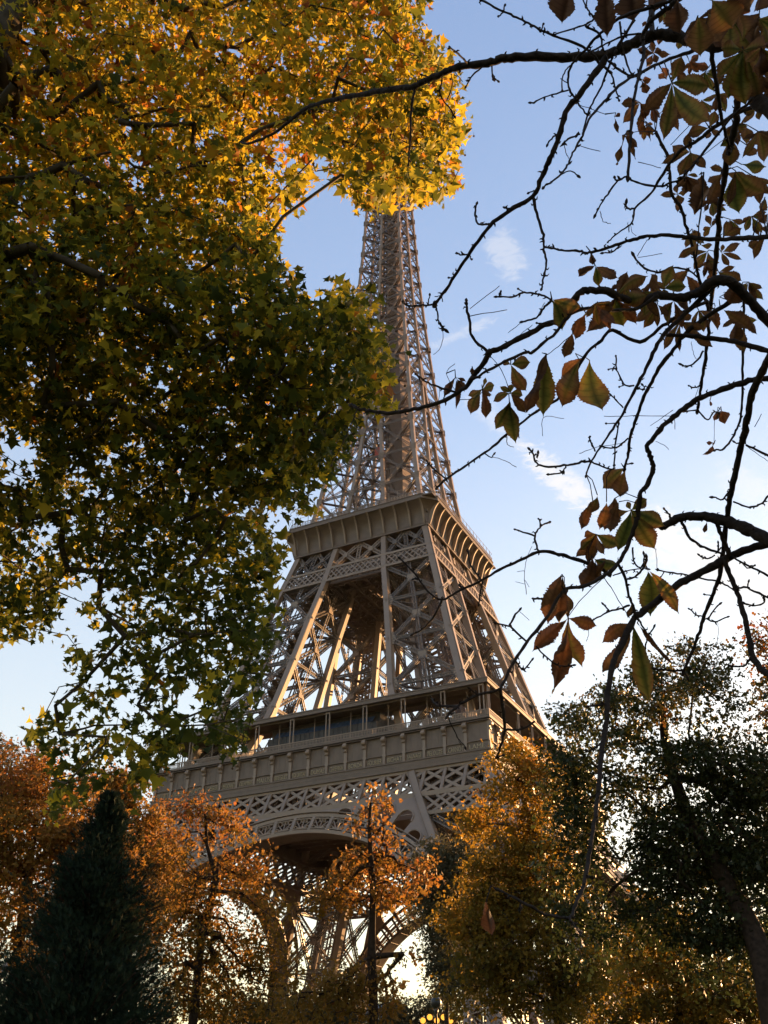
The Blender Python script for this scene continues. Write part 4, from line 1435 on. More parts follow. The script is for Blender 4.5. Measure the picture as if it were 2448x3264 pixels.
# side twigs: (points, width start, width end); the start hangs on the bough it touches
TWIGS = [
 ([(1326,278),(1313,354),(1310,452),(1304,521)],8,5), ([(1304,521),(1306,560),(1316,580)],3,2), ([(1414,235),(1407,304),(1438,347),(1452,372)],5,4), ([(1428,320),(1445,265),(1440,252)],4,3),
 ([(1557,205),(1510,240),(1489,275)],6,4), ([(1570,203),(1573,242),(1576,250),(1590,257)],5,4), ([(1496,205),(1470,177),(1436,150)],7,5), ([(1378,248),(1348,239)],5,4),
 ([(1953,235),(1920,206),(1884,166),(1850,145),(1749,107),(1706,85),(1659,60),(1608,38),(1536,0),(1500,-18)],8,6), ([(1608,38),(1611,17)],4,4), ([(1608,38),(1593,54)],4,4), ([(1728,98),(1733,78)],4,4),
 ([(1770,112),(1848,85),(1895,63),(1880,36),(1871,22)],5,5), ([(1953,235),(1964,282),(1975,318)],6,4),
 ([(2155,0),(2083,22),(1975,60),(1920,105),(1870,159),(1829,203),(1814,246),(1818,286),(1843,325),(1870,365)],12,5), ([(1814,288),(1749,307),(1700,329)],5,4), ([(1826,206),(1810,220),(1796,246),(1794,286)],4,4), ([(1812,265),(1790,250)],3,3),
 ([(1389,971),(1351,973),(1308,975),(1290,966),(1286,960)],7,6), ([(1367,972),(1371,943)],4,4), ([(1389,971),(1395,988),(1402,1024),(1413,1049)],6,4), ([(1413,1049),(1415,1074),(1405,1110),(1384,1130)],2,1.3), ([(1402,1030),(1417,1048)],7,7),
 ([(1703,630),(1717,695),(1735,752),(1736,796),(1744,839),(1735,886),(1729,919)],10,6), ([(1561,716),(1527,714),(1518,687),(1520,651)],7,6), ([(1492,812),(1467,812),(1460,806)],5,5), ([(1499,812),(1504,828)],4,4), ([(1447,886),(1434,886)],4,4),
 ([(1636,666),(1614,663)],5,5), ([(1712,605),(1690,615)],4,4), ([(1410,943),(1388,945)],3,3), ([(1410,945),(1413,962)],3,3),
 ([(1976,783),(1956,803),(1928,807)],5,4), ([(2226,1307),(2257,1339),(2275,1316),(2290,1315)],6,4), ([(2280,1330),(2278,1412)],1.6,1.4), ([(2226,1307),(2173,1314)],5,4), ([(2236,1231),(2213,1236),(2199,1231)],5,4), ([(2245,1119),(2224,1151),(2195,1168),(2177,1164)],6,5),
 ([(2003,562),(1971,579),(1931,630),(1902,682)],6,5), ([(2003,562),(2032,583),(2108,595),(2137,584),(2173,572),(2192,550),(2250,480),(2330,380),(2390,330)],6,8), ([(2026,665),(2004,666),(1996,651)],6,6), ([(1971,579),(1962,568)],4,3),
 ([(1782,564),(1815,545),(1843,559)],4,4), ([(1956,181),(1920,275),(1884,344),(1862,420)],7,5), ([(1850,427),(1807,448),(1800,460)],6,6), ([(1786,425),(1765,440),(1749,458)],5,5), ([(1942,195),(1982,228),(2018,242),(2036,246)],8,6), ([(1978,72),(1993,174),(2014,235)],6,5), ([(2025,65),(1967,159)],9,8), ([(2054,108),(2000,112),(1935,140),(1884,166)],6,5), ([(1870,83),(1913,108),(1924,152),(1935,172)],7,6),
 ([(2246,550),(2235,695),(2224,810)],5,4), ([(2224,883),(2202,865),(2155,854),(2098,868),(2051,850),(2023,816)],6,7), ([(2036,822),(2114,809)],2,2), ([(2034,816),(2065,765)],2,2),
 ([(1140,1305),(1127,1340),(1085,1430),(1058,1480)],4,2), ([(1453,1249),(1405,1236),(1358,1216),(1328,1193)],8,6), ([(1561,1125),(1509,1076),(1496,1013),(1490,975),(1489,962)],10,8), ([(1500,984),(1595,912)],2.6,2.6), ([(1500,1008),(1618,988)],2.6,2.6),
 ([(1800,1010),(1760,958),(1720,939),(1673,933),(1640,946),(1590,946)],6,6), ([(1592,946),(1597,934)],5,5), ([(1673,933),(1655,922)],4,4), ([(1760,959),(1735,984),(1713,1013),(1670,1026)],7,6), ([(1790,1022),(1750,1031),(1713,1031)],6,5), ([(1713,1013),(1738,965)],2,2), ([(1662,1030),(1622,1060)],2,2), ([(1700,1036),(1652,1072)],2,2),
 ([(1424,1527),(1384,1495),(1364,1473)],6,5), ([(1545,1445),(1568,1459),(1574,1450)],4,4), ([(1572,1457),(1610,1468),(1648,1490)],2.2,2), ([(1618,1390),(1620,1418),(1640,1425)],3,2),
 ([(1888,1470),(1848,1475),(1811,1482),(1749,1488),(1713,1477),(1702,1448),(1691,1433)],8,6), ([(1807,1483),(1793,1506),(1753,1513)],5,5), ([(1713,1458),(1717,1449)],5,5), ([(1888,1473),(1949,1497),(1960,1484)],6,5), ([(1989,1300),(1953,1263)],5,4), ([(2022,1231),(1993,1227),(1967,1180),(1942,1177)],6,4), ([(1967,1180),(1966,1139)],5,5), ([(2030,1235),(2055,1243),(2053,1230)],5,4), ([(1990,1230),(1975,1233)],4,3),
 ([(2004,1397),(1967,1426),(1924,1426)],6,5), ([(1975,1339),(1964,1412),(1960,1484)],5,5), ([(1900,1440),(1885,1410),(1880,1393)],5,5), ([(1965,1350),(1936,1350)],4,3), ([(1996,1480),(2012,1478)],4,5),
 ([(1395,2235),(1395,2248),(1378,2227)],5,5), ([(1459,2252),(1395,2248),(1378,2227)],9,6), ([(1429,2282),(1459,2350),(1484,2379)],3.5,2.5), ([(1431,2290),(1450,2330),(1472,2380)],2,1.6), ([(1594,2195),(1602,2240),(1610,2320),(1594,2387),(1585,2413)],12,7), ([(1613,2326),(1665,2324),(1703,2303)],8,6), ([(1585,2413),(1605,2408)],5,5),
 ([(1684,2050),(1630,1998),(1633,1980),(1655,1945)],7,6), ([(1630,1998),(1586,1987)],6,5), ([(1656,1948),(1688,1976)],1.6,1.4), ([(1648,2110),(1653,2121),(1670,2135),(1695,2106)],6,5), ([(1710,2060),(1756,2106),(1792,2124),(1825,2121)],6,5), ([(1522,2215),(1500,2195)],5,4),
 ([(1411,1911),(1384,1965),(1348,2005),(1319,2021)],8,5), ([(1319,2021),(1330,1960),(1338,1900)],1.8,1.4), ([(1284,1788),(1281,1835),(1275,1875)],2,1.6), ([(1536,1850),(1503,1803),(1494,1756)],7,6), ([(1540,1855),(1528,1922)],6,5), ([(1717,1757),(1706,1709),(1724,1678),(1720,1654)],8,5), ([(1706,1709),(1646,1689)],6,5), ([(1724,1678),(1751,1667)],6,6), ([(1470,1880),(1470,1872)],5,5), ([(1338,1845),(1322,1845)],5,5),
 ([(2173,1660),(2202,1716),(2246,1745),(2296,1763)],10,7), ([(2347,1878),(2383,1875),(2448,1906),(2500,1930)],6,8), ([(2385,1876),(2387,1858)],5,4), ([(2362,1918),(2401,1933),(2437,1922),(2436,1910)],6,5), ([(2330,1772),(2390,1806),(2448,1835),(2510,1870)],6,8), ([(2370,1798),(2385,1812),(2405,1806)],4,4), ([(2401,2092),(2372,2124),(2333,2124)],7,6), ([(2136,1660),(2138,1645),(2120,1625)],7,5),
 ([(2181,2139),(2148,2139),(2094,2135)],8,6), ([(2181,2139),(2192,2160)],6,5), ([(2215,2063),(2190,2055)],4,4), ([(2298,1855),(2246,1846),(2173,1831),(2118,1822),(2096,1817)],6,5), ([(2096,1817),(2094,1774),(2092,1748)],2.2,1.6), ([(2298,1857),(2336,1878)],6,5), ([(2120,1822),(2110,1838)],4,3), ([(2249,1965),(2224,1962),(2201,1944)],5,4), ([(2253,1973),(2282,1983),(2318,1969)],6,4), ([(2258,1975),(2264,1965),(2293,1927)],5,5), ([(2270,1900),(2250,1897)],4,4), ([(2280,1770),(2256,1782),(2232,1772)],5,5), ([(2300,1745),(2290,1760),(2292,1735)],5,5),
 ([(2340,1600),(2390,1618),(2427,1607),(2448,1585),(2500,1540)],6,6), ([(2332,1556),(2307,1592),(2278,1585)],6,5), ([(2381,1420),(2448,1451),(2520,1480)],7,9), ([(2380,1415),(2345,1412)],6,4), ([(2384,1425),(2448,1470)],2,1.8),
 ([(1930,2245),(1910,2248),(1880,2252)],9,7), ([(1922,2366),(1893,2387),(1878,2395)],7,5), ([(1814,2925),(1834,2955),(1851,2980)],8,2), ([(1660,2877),(1656,2896)],5,5), ([(1870,2790),(1884,2800)],6,4), ([(1905,2530),(1888,2540)],6,4),
 ([(2018,1929),(2036,1976),(2061,2016),(2065,2034),(2058,2063)],7,5), ([(2065,2030),(2085,2001)],5,5), ([(2007,1929),(1985,1940),(1946,1949),(1899,1973)],7,5), ([(1944,1948),(1926,1927)],5,5), ([(1971,1799),(1993,1839),(2007,1900),(2018,1933),(2029,1969)],10,8), ([(2000,1846),(2025,1839),(2051,1813),(2065,1781)],7,6), ([(2053,1812),(2055,1770)],5,5), ([(2018,1745),(2022,1788),(2040,1810),(2052,1800)],6,5),
 ([(1924,1842),(1860,1905),(1811,1968)],3,2.4), ([(1928,1842),(1966,1900),(2008,1972)],3,2.4), ([(1955,1835),(2010,1818),(2065,1813)],5,3), ([(1698,1909),(1724,1909)],7,7), ([(1679,1895),(1673,1837),(1680,1784),(1697,1742)],2.4,1.6), ([(1673,1820),(1650,1822)],1.5,1.2), ([(1674,1862),(1645,1855)],1.5,1.2), ([(1675,1850),(1688,1872)],1.5,1.2),
 ([(1846,1050),(1770,1115),(1747,1130)],2.6,2.4), ([(1562,1130),(1600,1180),(1628,1254)],2.4,2.2), ([(1465,1275),(1512,1270),(1540,1250)],2.2,2), ([(2168,1327),(2050,1326),(1928,1328)],2.2,1.8), ([(2148,1308),(2075,1358)],2.2,1.8), ([(2153,1325),(2154,1368)],2.2,2), ([(2092,1408),(2120,1420),(2134,1434)],2,1.6), ([(1848,1446),(1910,1425),(1995,1412)],2,1.6), ([(2036,517),(2110,536)],2.4,2), ([(2140,462),(2220,382)],2.4,2.2), ([(1848,465),(1918,483)],2.2,2), ([(1848,335),(1932,364)],2,1.6), ([(2210,520),(2320,440)],2.2,2), ([(2408,1362),(2430,1320)],2.4,2), ([(2246,1180),(2214,1280)],1.8,1.6),
 ([(2010,715),(2008,740),(2004,708)],1.6,1.2), ([(2012,718),(2018,740),(2030,752)],1.6,1.2), ([(1915,672),(1925,705),(1950,715)],1.6,1.2), ([(2206,1090),(2213,1130),(2222,1145)],1.8,1.2), ([(1778,455),(1772,485),(1768,505)],1.8,1.2), ([(1802,460),(1808,488),(1815,505)],1.8,1.2), ([(2288,1980),(2292,2010),(2285,2060)],1.8,1.2), ([(1800,1335),(1735,1330),(1731,1390)],1.8,1.2), ([(1452,1245),(1425,1190),(1452,1160)],2,1.4), ([(1404,1236),(1402,1265),(1398,1280)],1.8,1.4), ([(1878,1990),(1876,2030),(1870,2045)],1.6,1.2),
]
# leaflets: (stalk x, y, tip x, y, width, tone 0 green .. 1 brown, distance offset)
LEAFLETS = [
 (1881,1149,1917,1328,94,.38,0),(1850,1150,1792,1303,72,.62,0),(1866,1140,1789,1206,36,.8,.05),(1744,1128,1738,1328,72,.3,0),(1744,1128,1752,1231,42,.92,-.02),(1744,1128,1684,1321,44,.92,.03),(1827,1060,1803,1140,38,.8,0),
 (1630,1162,1698,1155,44,.45,0),(1630,1162,1680,1245,44,.62,0),(1630,1162,1601,1151,20,.7,0),(1628,1254,1670,1262,30,.5,0),(1628,1254,1594,1238,25,.5,0),(1628,1254,1572,1278,30,.6,0),(1628,1254,1635,1224,20,.5,0),(1628,1254,1677,1318,34,.8,0),
 (1626,1281,1575,1361,42,.42,0),(1626,1281,1641,1415,54,.36,0),(1626,1281,1622,1357,40,.95,-.02),(1626,1281,1666,1401,30,.92,.02),(1539,1240,1500,1318,40,.55,0),(1539,1240,1485,1267,28,.65,0),(1539,1240,1550,1337,34,.85,0),(1539,1240,1579,1227,32,.5,0),(1539,1240,1546,1202,15,.5,0),(1539,1240,1572,1260,22,.8,0),
 (1454,1202,1416,1267,24,1,0),(1454,1202,1489,1220,12,.95,0),(1454,1202,1481,1256,22,.9,0),(1454,1202,1458,1303,20,1,0),(1507,1169,1507,1195,16,.9,0),(1762,955,1850,990,52,.5,0),(1762,955,1795,1055,44,.4,0),
 (1900,848,1910,915,30,.35,0),(1900,848,1968,882,36,.8,0),(1900,848,1848,890,36,.98,0),(1886,803,1890,847,20,.95,0),(1964,951,1993,1046,64,.28,0),(1964,951,2065,878,44,.6,0),(1964,951,2072,938,50,.5,0),(1964,951,2004,866,36,.9,0),(1964,951,1848,1000,42,.5,0),(1964,951,1870,1072,60,.8,0),(1964,951,1931,1056,36,.9,0),(1964,951,2029,1040,36,.9,0),(1870,1000,1835,1080,44,.85,0),
 (2116,922,2192,915,40,.35,.1),(2116,922,2148,850,42,.5,.1),(2116,922,2065,876,40,.85,.1),(2116,922,2119,945,25,.7,.1),(2098,970,2051,1049,28,.6,.3),(2098,970,2098,1046,17,.7,.3),(2098,970,2022,1031,30,.7,.3),(2098,970,2137,1013,20,.75,.3),
 (2173,1024,2116,1118,25,.7,.3),(2173,1024,2170,1125,19,.7,.3),(2173,1024,2239,1053,28,.75,.3),(2173,1024,2267,1114,38,.75,.3),(2173,1024,2130,1020,20,.8,.3),(2173,1024,2210,1006,26,.8,.3),
 (2347,545,2362,683,64,.22,0),(2347,545,2448,615,60,.6,0),(2347,545,2325,658,24,.8,0),(2300,557,2250,660,42,.8,0),(2239,550,2221,702,58,.97,0),(2163,619,2108,629,21,.7,.9),(2163,619,2155,590,15,.7,.9),(2163,619,2188,619,16,.7,.9),(2163,619,2173,655,30,.7,.9),(2163,619,2163,680,18,.75,.9),
 (2269,724,2253,684,18,.7,.9),(2269,724,2242,734,16,.7,.9),(2269,724,2289,702,15,.7,.9),(2269,724,2246,756,16,.6,.9),(2311,754,2369,727,25,.7,.9),(2311,754,2322,709,24,.7,.9),(2235,781,2163,825,24,.7,.9),(2235,781,2213,731,26,.65,.9),(2235,781,2275,781,17,.65,.9),(2258,803,2210,861,32,.6,.8),(2258,803,2275,865,27,.7,.8),(2258,803,2192,810,19,.65,.8),
 (2302,805,2369,828,17,.75,.8),(2302,805,2361,774,28,.8,.8),(2302,805,2325,850,20,.7,.8),(2302,805,2307,778,12,.7,.8),(2293,868,2362,901,38,.65,.8),(2293,868,2347,850,16,.7,.8),(2293,868,2253,904,22,.7,.8),(2293,868,2314,893,14,.6,.8),(2448,747,2405,828,24,.75,.5),(2430,767,2383,788,26,.75,.5),(2441,630,2416,677,30,.8,.5),(2448,684,2419,709,32,.85,.5),(2448,720,2440,740,25,.8,.5),
 (2310,940,2376,930,64,.97,0),(2354,912,2325,970,60,.95,0),(2300,984,2405,1056,48,.8,0),(2282,977,2293,1045,28,.9,0),(2200,860,2150,905,34,.8,.3),(2190,880,2230,930,34,.85,.3),
 (1902,1703,1850,1755,36,.6,0),(1902,1703,1830,1790,34,.75,0),(1902,1703,1875,1800,38,.8,.04),(1902,1703,1930,1770,24,.8,0),(1902,1703,1975,1740,46,.4,0),(1902,1703,1862,1715,30,.8,.02),(2013,1627,2119,1683,58,.4,0),(2013,1627,1971,1752,52,.22,0),(2013,1627,2087,1752,66,.45,.03),(2013,1627,2065,1590,38,.45,0),(2013,1627,1998,1598,18,.5,0),(2013,1627,1930,1645,32,.7,0),
 (1993,1491,1925,1560,60,.6,0),(1995,1500,1975,1590,50,.7,.03),(1906,1578,1877,1650,36,.72,0),(1892,1600,1855,1690,36,.8,0),(1960,1590,1930,1690,60,.9,0),(1975,1600,1945,1700,44,.85,.04),(1935,1600,1912,1690,40,.8,0),(1895,1782,1975,1800,44,.28,0),(1895,1782,1942,1815,36,.5,0),(1890,1775,1850,1870,52,.92,0),(1900,1790,1885,1865,44,.98,.03),(1930,1790,1900,1850,40,.9,0),
 (1793,1831,1731,1983,62,.85,0),(1796,1835,1785,2005,52,.92,.04),(1805,1893,1815,1955,26,.8,0),(1812,1971,1694,2081,54,.95,0),(1812,1971,1757,2215,52,.95,0),(1812,1971,1848,2152,68,.55,0),(1812,1971,1906,1996,44,.8,0),(1812,1971,1800,1890,34,.85,0),(2014,1987,1925,2050,48,.8,0),(2010,1990,1905,2145,58,.7,0),(2018,1990,2062,2240,68,.36,0),(2014,1925,2007,1978,20,.7,0),(2033,1985,2152,2116,17,1,0),
 (2065,1813,2085,1969,78,.32,0),(2067,1815,2166,1955,44,.5,.03),(2302,1308,2280,1340,17,.95,.6),(2302,1308,2314,1354,24,.95,.6),(2302,1310,2325,1340,20,.95,.6),(2278,1412,2252,1410,12,1,.6),(2278,1412,2250,1448,13,1,.6),(2265,1278,2270,1296,9,1,.6),(1550,2875,1568,2985,40,1,0),(2255,1665,2248,1698,14,1,0),
 (2145,264,2282,270,58,.45,-.4),(2145,264,2268,391,66,.45,-.4),(2145,264,2116,463,48,.5,-.4),(2145,264,2072,355,48,.8,-.4),(2145,264,2177,177,38,.6,-.4),(2372,159,2287,268,52,.48,-.7),(2372,159,2297,156,44,.5,-.7),(2372,159,2333,318,70,.35,-.7),(2372,159,2383,340,60,.4,-.7),(2372,159,2441,224,60,.6,-.7),(2372,159,2450,145,60,.6,-.7),(2372,159,2427,311,52,.62,-.7),
 (2228,51,2238,177,72,.6,-.8),(2272,0,2340,95,100,.6,-.8),(2264,44,2300,135,66,.7,-.75),(2163,-10,2175,112,68,.95,-.7),(2383,137,2427,37,58,.8,-.7),(2372,130,2365,44,58,.7,-.7),(2326,-30,2395,45,92,.85,-.8),(2430,-30,2420,40,60,.9,-.5),(1830,-45,1790,74,78,1,-.7),(1928,-60,1937,119,62,1,-.7),(2018,-60,2030,75,84,1,-.7),(2100,-60,2090,40,60,1,-.6),
 (2087,170,2079,134,19,.9,2.6),(2087,170,2112,159,19,.9,2.6),(2087,170,2144,170,19,.88,2.6),(2087,170,2050,188,18,.9,2.6),(2087,170,2065,213,20,.88,2.6),(2087,170,2098,203,18,.9,2.6),(2087,170,2036,155,20,.88,2.6),(2201,199,2264,210,23,.92,2.4),(2201,199,2231,231,16,.9,2.4),(2201,199,2235,170,19,.92,2.4),(2201,199,2173,235,16,.88,2.4),(2201,199,2202,238,14,.88,2.4),(2128,253,2112,210,19,.9,2.4),(2128,253,2101,235,18,.9,2.4),
 (2045,329,1982,336,30,.8,1.8),(2045,329,1989,394,32,.78,1.8),(2045,329,2036,427,21,.8,1.8),(2045,329,2065,383,20,.8,1.8),(2045,329,2079,350,24,.8,1.8),(2050,260,2079,253,22,.95,2.4),(2050,260,2065,300,24,.95,2.4),(2050,260,2043,282,20,.95,2.4),(2137,336,2173,322,20,.88,1.8),(2137,336,2192,376,32,.85,1.8),(2137,336,2166,420,18,.85,1.8),
 (1991,430,1976,528,21,.85,1.8),(1991,430,2029,420,20,.9,1.8),(1991,430,2036,470,22,.9,1.8),(1991,430,2029,510,13,.85,1.8),(1962,373,1980,362,12,.95,1.8),(1962,373,1978,430,13,.95,1.8),(2061,387,2076,452,15,.9,1.8),(2050,383,2045,430,22,.85,1.8),(2264,409,2192,430,34,.7,.6),(2264,409,2282,351,30,.7,.6),(2264,409,2300,434,18,.7,.6),(2264,409,2253,445,24,.75,.6),
 (2204,485,2141,456,32,.75,.6),(2204,485,2195,434,25,.7,.6),(2204,485,2249,532,26,.7,.6),(2204,485,2166,564,36,.65,.6),(2204,485,2108,524,25,.7,.6),(2204,485,2210,557,24,.7,.6),(2315,550,2264,535,21,.8,.6),(2315,550,2257,593,32,.8,.6),(2315,550,2383,557,24,.75,.6),(2416,347,2369,394,27,.7,.6),(2416,347,2441,362,22,.6,.6),(2416,347,2423,383,17,.6,.6),(2416,347,2372,362,19,.7,.6),
 (2383,463,2448,409,32,.7,.6),(2383,463,2383,405,34,.7,.6),(2383,463,2416,495,28,.7,.6),(2383,463,2398,503,19,.7,.6),(2365,524,2448,524,50,.3,.1),(2300,467,2333,445,27,.42,0),(2336,434,2329,535,46,.6,0),(2155,40,2123,43,24,.95,2.4),(2155,40,2108,58,22,.95,2.4),(2155,40,2163,18,19,.92,2.4),(2155,40,2137,69,20,.95,2.4),(2065,68,2050,84,12,.95,2),(2217,72,2195,105,13,1,2.4),
]
_r = random.Random(11)
for cx, cy, sc, off in ((2110, 95, 48, 2.2), (2170, 110, 52, 2.0), (2250, 230, 70, .9), (2320, 210, 90, .3), (2410, 250, 110, 0), (2420, 420, 90, .3), (2340, 395, 70, .7), (2400, 560, 95, .2), (2290, 300, 60, 1.2),
                        (2240, 320, 55, 1.5), (2160, 230, 48, 2.2), (2060, 400, 45, 2), (2270, 640, 60, 1), (2330, 60, 120, -.4), (2230, 60, 110, -.3), (2420, 60, 110, -.3), (2190, 560, 60, .8), (2330, 700, 55, .9), (2400, 690, 70, .5),
                        (2210, 740, 60, .7), (2260, 830, 60, .7), (2390, 900, 80, .3), (2050, 930, 80, .1), (2150, 960, 80, .2), (2080, 900, 70, .1), (2230, 990, 75, .3), (2350, 1010, 90, 0), (1990, 900, 70, .1), (1900, 970, 80, 0),
                        (2430, 150, 120, -.5), (2120, 30, 60, 1.6), (2080, 340, 48, 1.8)):
    n_ = _r.choice((4, 5, 5, 6))
    a0 = _r.uniform(.9, 1.5)
    for k in range(n_):
        a = a0 + (k - (n_ - 1) / 2) * .55 + _r.uniform(-.15, .15)
        l_ = sc * (1.15 - .22 * abs(k - (n_ - 1) / 2)) * _r.uniform(.85, 1.1)
        LEAFLETS.append((cx, cy, cx + l_ * math.cos(a), cy + l_ * math.sin(a), l_ * _r.uniform(.26, .42), _r.choice((.45, .6, .7, .8, .9, .95)), off))
CTX, CTY = at(2900, 1700, 5.2)[:2]
cinv = np.array([CTX, CTY, 0.0])
chestnut = thing('chestnut_tree', 'chestnut tree overhead at the right, dark bare boughs with withered brown leaves', 'tree', (CTX, CTY, 0))


def smooth_path(P, W, sub=3):
    """Catmull-Rom through the points."""
    P = np.array(P, float)
    n = len(P)
    out, ow = [], []
    for i in range(n - 1):
        p0, p1, p2, p3 = P[max(i - 1, 0)], P[i], P[i + 1], P[min(i + 2, n - 1)]
        for k in range(sub):
            t = k / sub
            out.append(.5 * ((2 * p1) + (p2 - p0) * t + (2 * p0 - 5 * p1 + 4 * p2 - p3) * t * t + (3 * p1 - p0 - 3 * p2 + p3) * t ** 3))
            ow.append(W[i] + (W[i + 1] - W[i]) * t)
    out.append(P[-1])
    ow.append(W[-1])
    return np.array(out), np.array(ow)


def bough(mb, path, w0, w1, depth_fn, sides, bud=False, knobs=True):
    n = len(path)
    s = np.concatenate([[0], np.cumsum(np.linalg.norm(np.diff(np.array(path, float), axis=0), axis=1))])
    s = s / s[-1]
    W = w0 + (w1 - w0) * s
    P2, W2 = smooth_path(path, W, 5)
    P2 = P2 + rng.normal(0, 1, P2.shape) * np.minimum(1.3, W2 * .09)[:, None]
    S2 = np.linspace(0, 1, len(P2))
    pts, rad = [], []
    for (x, y), w, q in zip(P2, W2, S2):
        d = depth_fn(x, y, q)
        pts.append(at(x, y, d) - cinv + rng.normal(0, .0008, 3))
        r = max(.0011, w / 2 / FPX * d)
        rad.append(r * rng.uniform(.86, 1.16))
    mb.tube(pts, rad, sides)
    if knobs and w0 > 3.5:                                    # leaf scars and buds that make the twig knobbly
        L = s.size * 0 + np.linalg.norm(np.array(pts[-1]) - np.array(pts[0]))
        for k in range(int(len(pts) * .38)):
            i = rng.integers(1, len(pts) - 1)
            d = unit(rng.normal(0, 1, 3))
            t = unit(pts[i + 1] - pts[i - 1])
            d = unit(d - t * (d @ t))
            h = rng.uniform(.006, .012)
            mb.tube([pts[i] + d * rad[i] * .5, pts[i] + d * (rad[i] + h * .5) + t * .002, pts[i] + d * (rad[i] + h) + t * .006 * rng.choice([-1, 1])], [.004, .003, .001], 4)
    if bud:
        t = unit(pts[-1] - pts[-2])
        r = max(rad[-1], .003)
        mb.tube([pts[-1], pts[-1] + t * r * 1.5, pts[-1] + t * r * 3.2, pts[-1] + t * r * 5], [r, r * 1.5, r * 1.2, r * .2], 6)
    return pts


SAMP = []                                                     # (x, y, distance) along the boughs, for hanging twigs and leaves on them
tk = MB()
tk.tube([(0, 0, 0), (.05, 0, 1), (0, .05, 2.2), (-.05, .05, 3.4), (-.02, .1, 4.6), (.05, .1, 6)], [.3, .24, .22, .2, .18, .15], 12)
tk.build('trunk', M['bark'], chestnut, True)
BM = []
for path, w0, w1, d0, d1 in BOUGHS:
    mb = MB()
    BM.append(mb)
    fn = lambda x, y, q: dfield(x, y) + d0 + (d1 - d0) * q
    pts = bough(mb, path, w0, w1, fn, 9 if max(w0, w1) > 14 else 7, min(w0, w1) < 12)
    for i, (x, y) in enumerate(path):
        for j in range(4):
            nx, ny = path[min(i + 1, len(path) - 1)]
            xx, yy = x + (nx - x) * j / 4, y + (ny - y) * j / 4
            SAMP.append((xx, yy, fn(xx, yy, (i + j / 4) / max(1, len(path) - 1)), len(BM) - 1))
    for end in (0, -1):                                       # boughs that leave the frame run on to the trunk
        x, y = path[end]
        if x > 2520:
            p = pts[end]
            d_in = unit(pts[end] - pts[end + 1 if end == 0 else end - 2])
            zt = float(np.clip(p[2] + .3, 2.6, 5.6))
            r = max(w0, w1) / 2 / FPX * 3.6
            T = np.array([0, .05, zt])
            L = np.linalg.norm(T - p)
            mb.tube([p - d_in * .02, p + d_in * L * .3, p * .4 + T * .6 + d_in * L * .1, T], [r, r * 1.1, r * 1.2, r * 1.5], 8)
SA = np.array(SAMP)
for path, w0, w1 in TWIGS:
    x, y = path[0]
    d = np.hypot(SA[:, 0] - x, SA[:, 1] - y)
    j = int(np.argmin(d))
    if d[j] < 40:
        b, own_b = SA[j, 2], int(SA[j, 3])
    else:
        b, own_b = dfield(x, y) + (2.2 if 1700 < x < 2160 and y < 30 else .1), int(SA[j, 3])
    dr = rng.normal(0, .16) * min(1, math.dist(path[0], path[-1]) / 150)
    fn = lambda x, y, q: b + dr * q
    bough(BM[own_b], path, w0, w1, fn, 5, w0 > 3.2, w0 > 4.5)
    new = [(px, py, b + dr * i / max(1, len(path) - 1), own_b) for i, (px, py) in enumerate(path)]
    SA = np.vstack([SA, np.array(new)])

# leaflets: obovate toothed blades, curled and folded along the midrib
M['chestnut_leaf'] = None
m, nt, b, o = material('withered_leaf')
at_ = node(nt, 'ShaderNodeAttribute', attribute_name='tint')
aw = node(nt, 'ShaderNodeAttribute', attribute_name='tone')
tc = node(nt, 'ShaderNodeTexCoord')
nzz = node(nt, 'ShaderNodeTexNoise')
nzz.inputs['Scale'].default_value = 26
nzz.inputs['Detail'].default_value = 6
nt.links.new(tc.outputs['Object'], nzz.inputs['Vector'])
mad = node(nt, 'ShaderNodeMath', operation='MULTIPLY_ADD')
nt.links.new(nzz.outputs['Fac'], mad.inputs[0])
mad.inputs[1].default_value = .55
nt.links.new(at_.outputs['Fac'], mad.inputs[2])
sb2 = node(nt, 'ShaderNodeMath', operation='SUBTRACT')
nt.links.new(mad.outputs[0], sb2.inputs[0])
sb2.inputs[1].default_value = .27
cr = node(nt, 'ShaderNodeValToRGB')
stops = [(0.0, (.045, .072, .016)), (.3, (.10, .108, .02)), (.48, (.19, .14, .028)), (.66, (.19, .092, .028)), (.85, (.135, .060, .022)), (1.0, (.085, .040, .02))]
els = cr.color_ramp.elements
while len(els) < len(stops):
    els.new(.5)
for e, (p, c) in zip(els, stops):
    e.position = p
    e.color = (*c, 1)
nt.links.new(sb2.outputs[0], cr.inputs[0])
# darker side veins
dk_ = node(nt, 'ShaderNodeMix', data_type='RGBA', blend_type='MULTIPLY')
nt.links.new(aw.outputs['Fac'], dk_.inputs[0])
nt.links.new(cr.outputs[0], dk_.inputs[6])
dk_.inputs[7].default_value = (.35, .3, .3, 1)
nt.links.new(dk_.outputs[2], b.inputs['Base Color'])
b.inputs['Roughness'].default_value = .6
b.inputs['Specular IOR Level'].default_value = .2
trn = node(nt, 'ShaderNodeBsdfTranslucent')
nt.links.new(dk_.outputs[2], trn.inputs['Color'])
mxs = node(nt, 'ShaderNodeMixShader')
mxs.inputs[0].default_value = .5
nt.links.new(b.outputs[0], mxs.inputs[1])
nt.links.new(trn.outputs[0], mxs.inputs[2])
nt.links.new(mxs.outputs[0], o.inputs[0])
M['chestnut_leaf'] = m

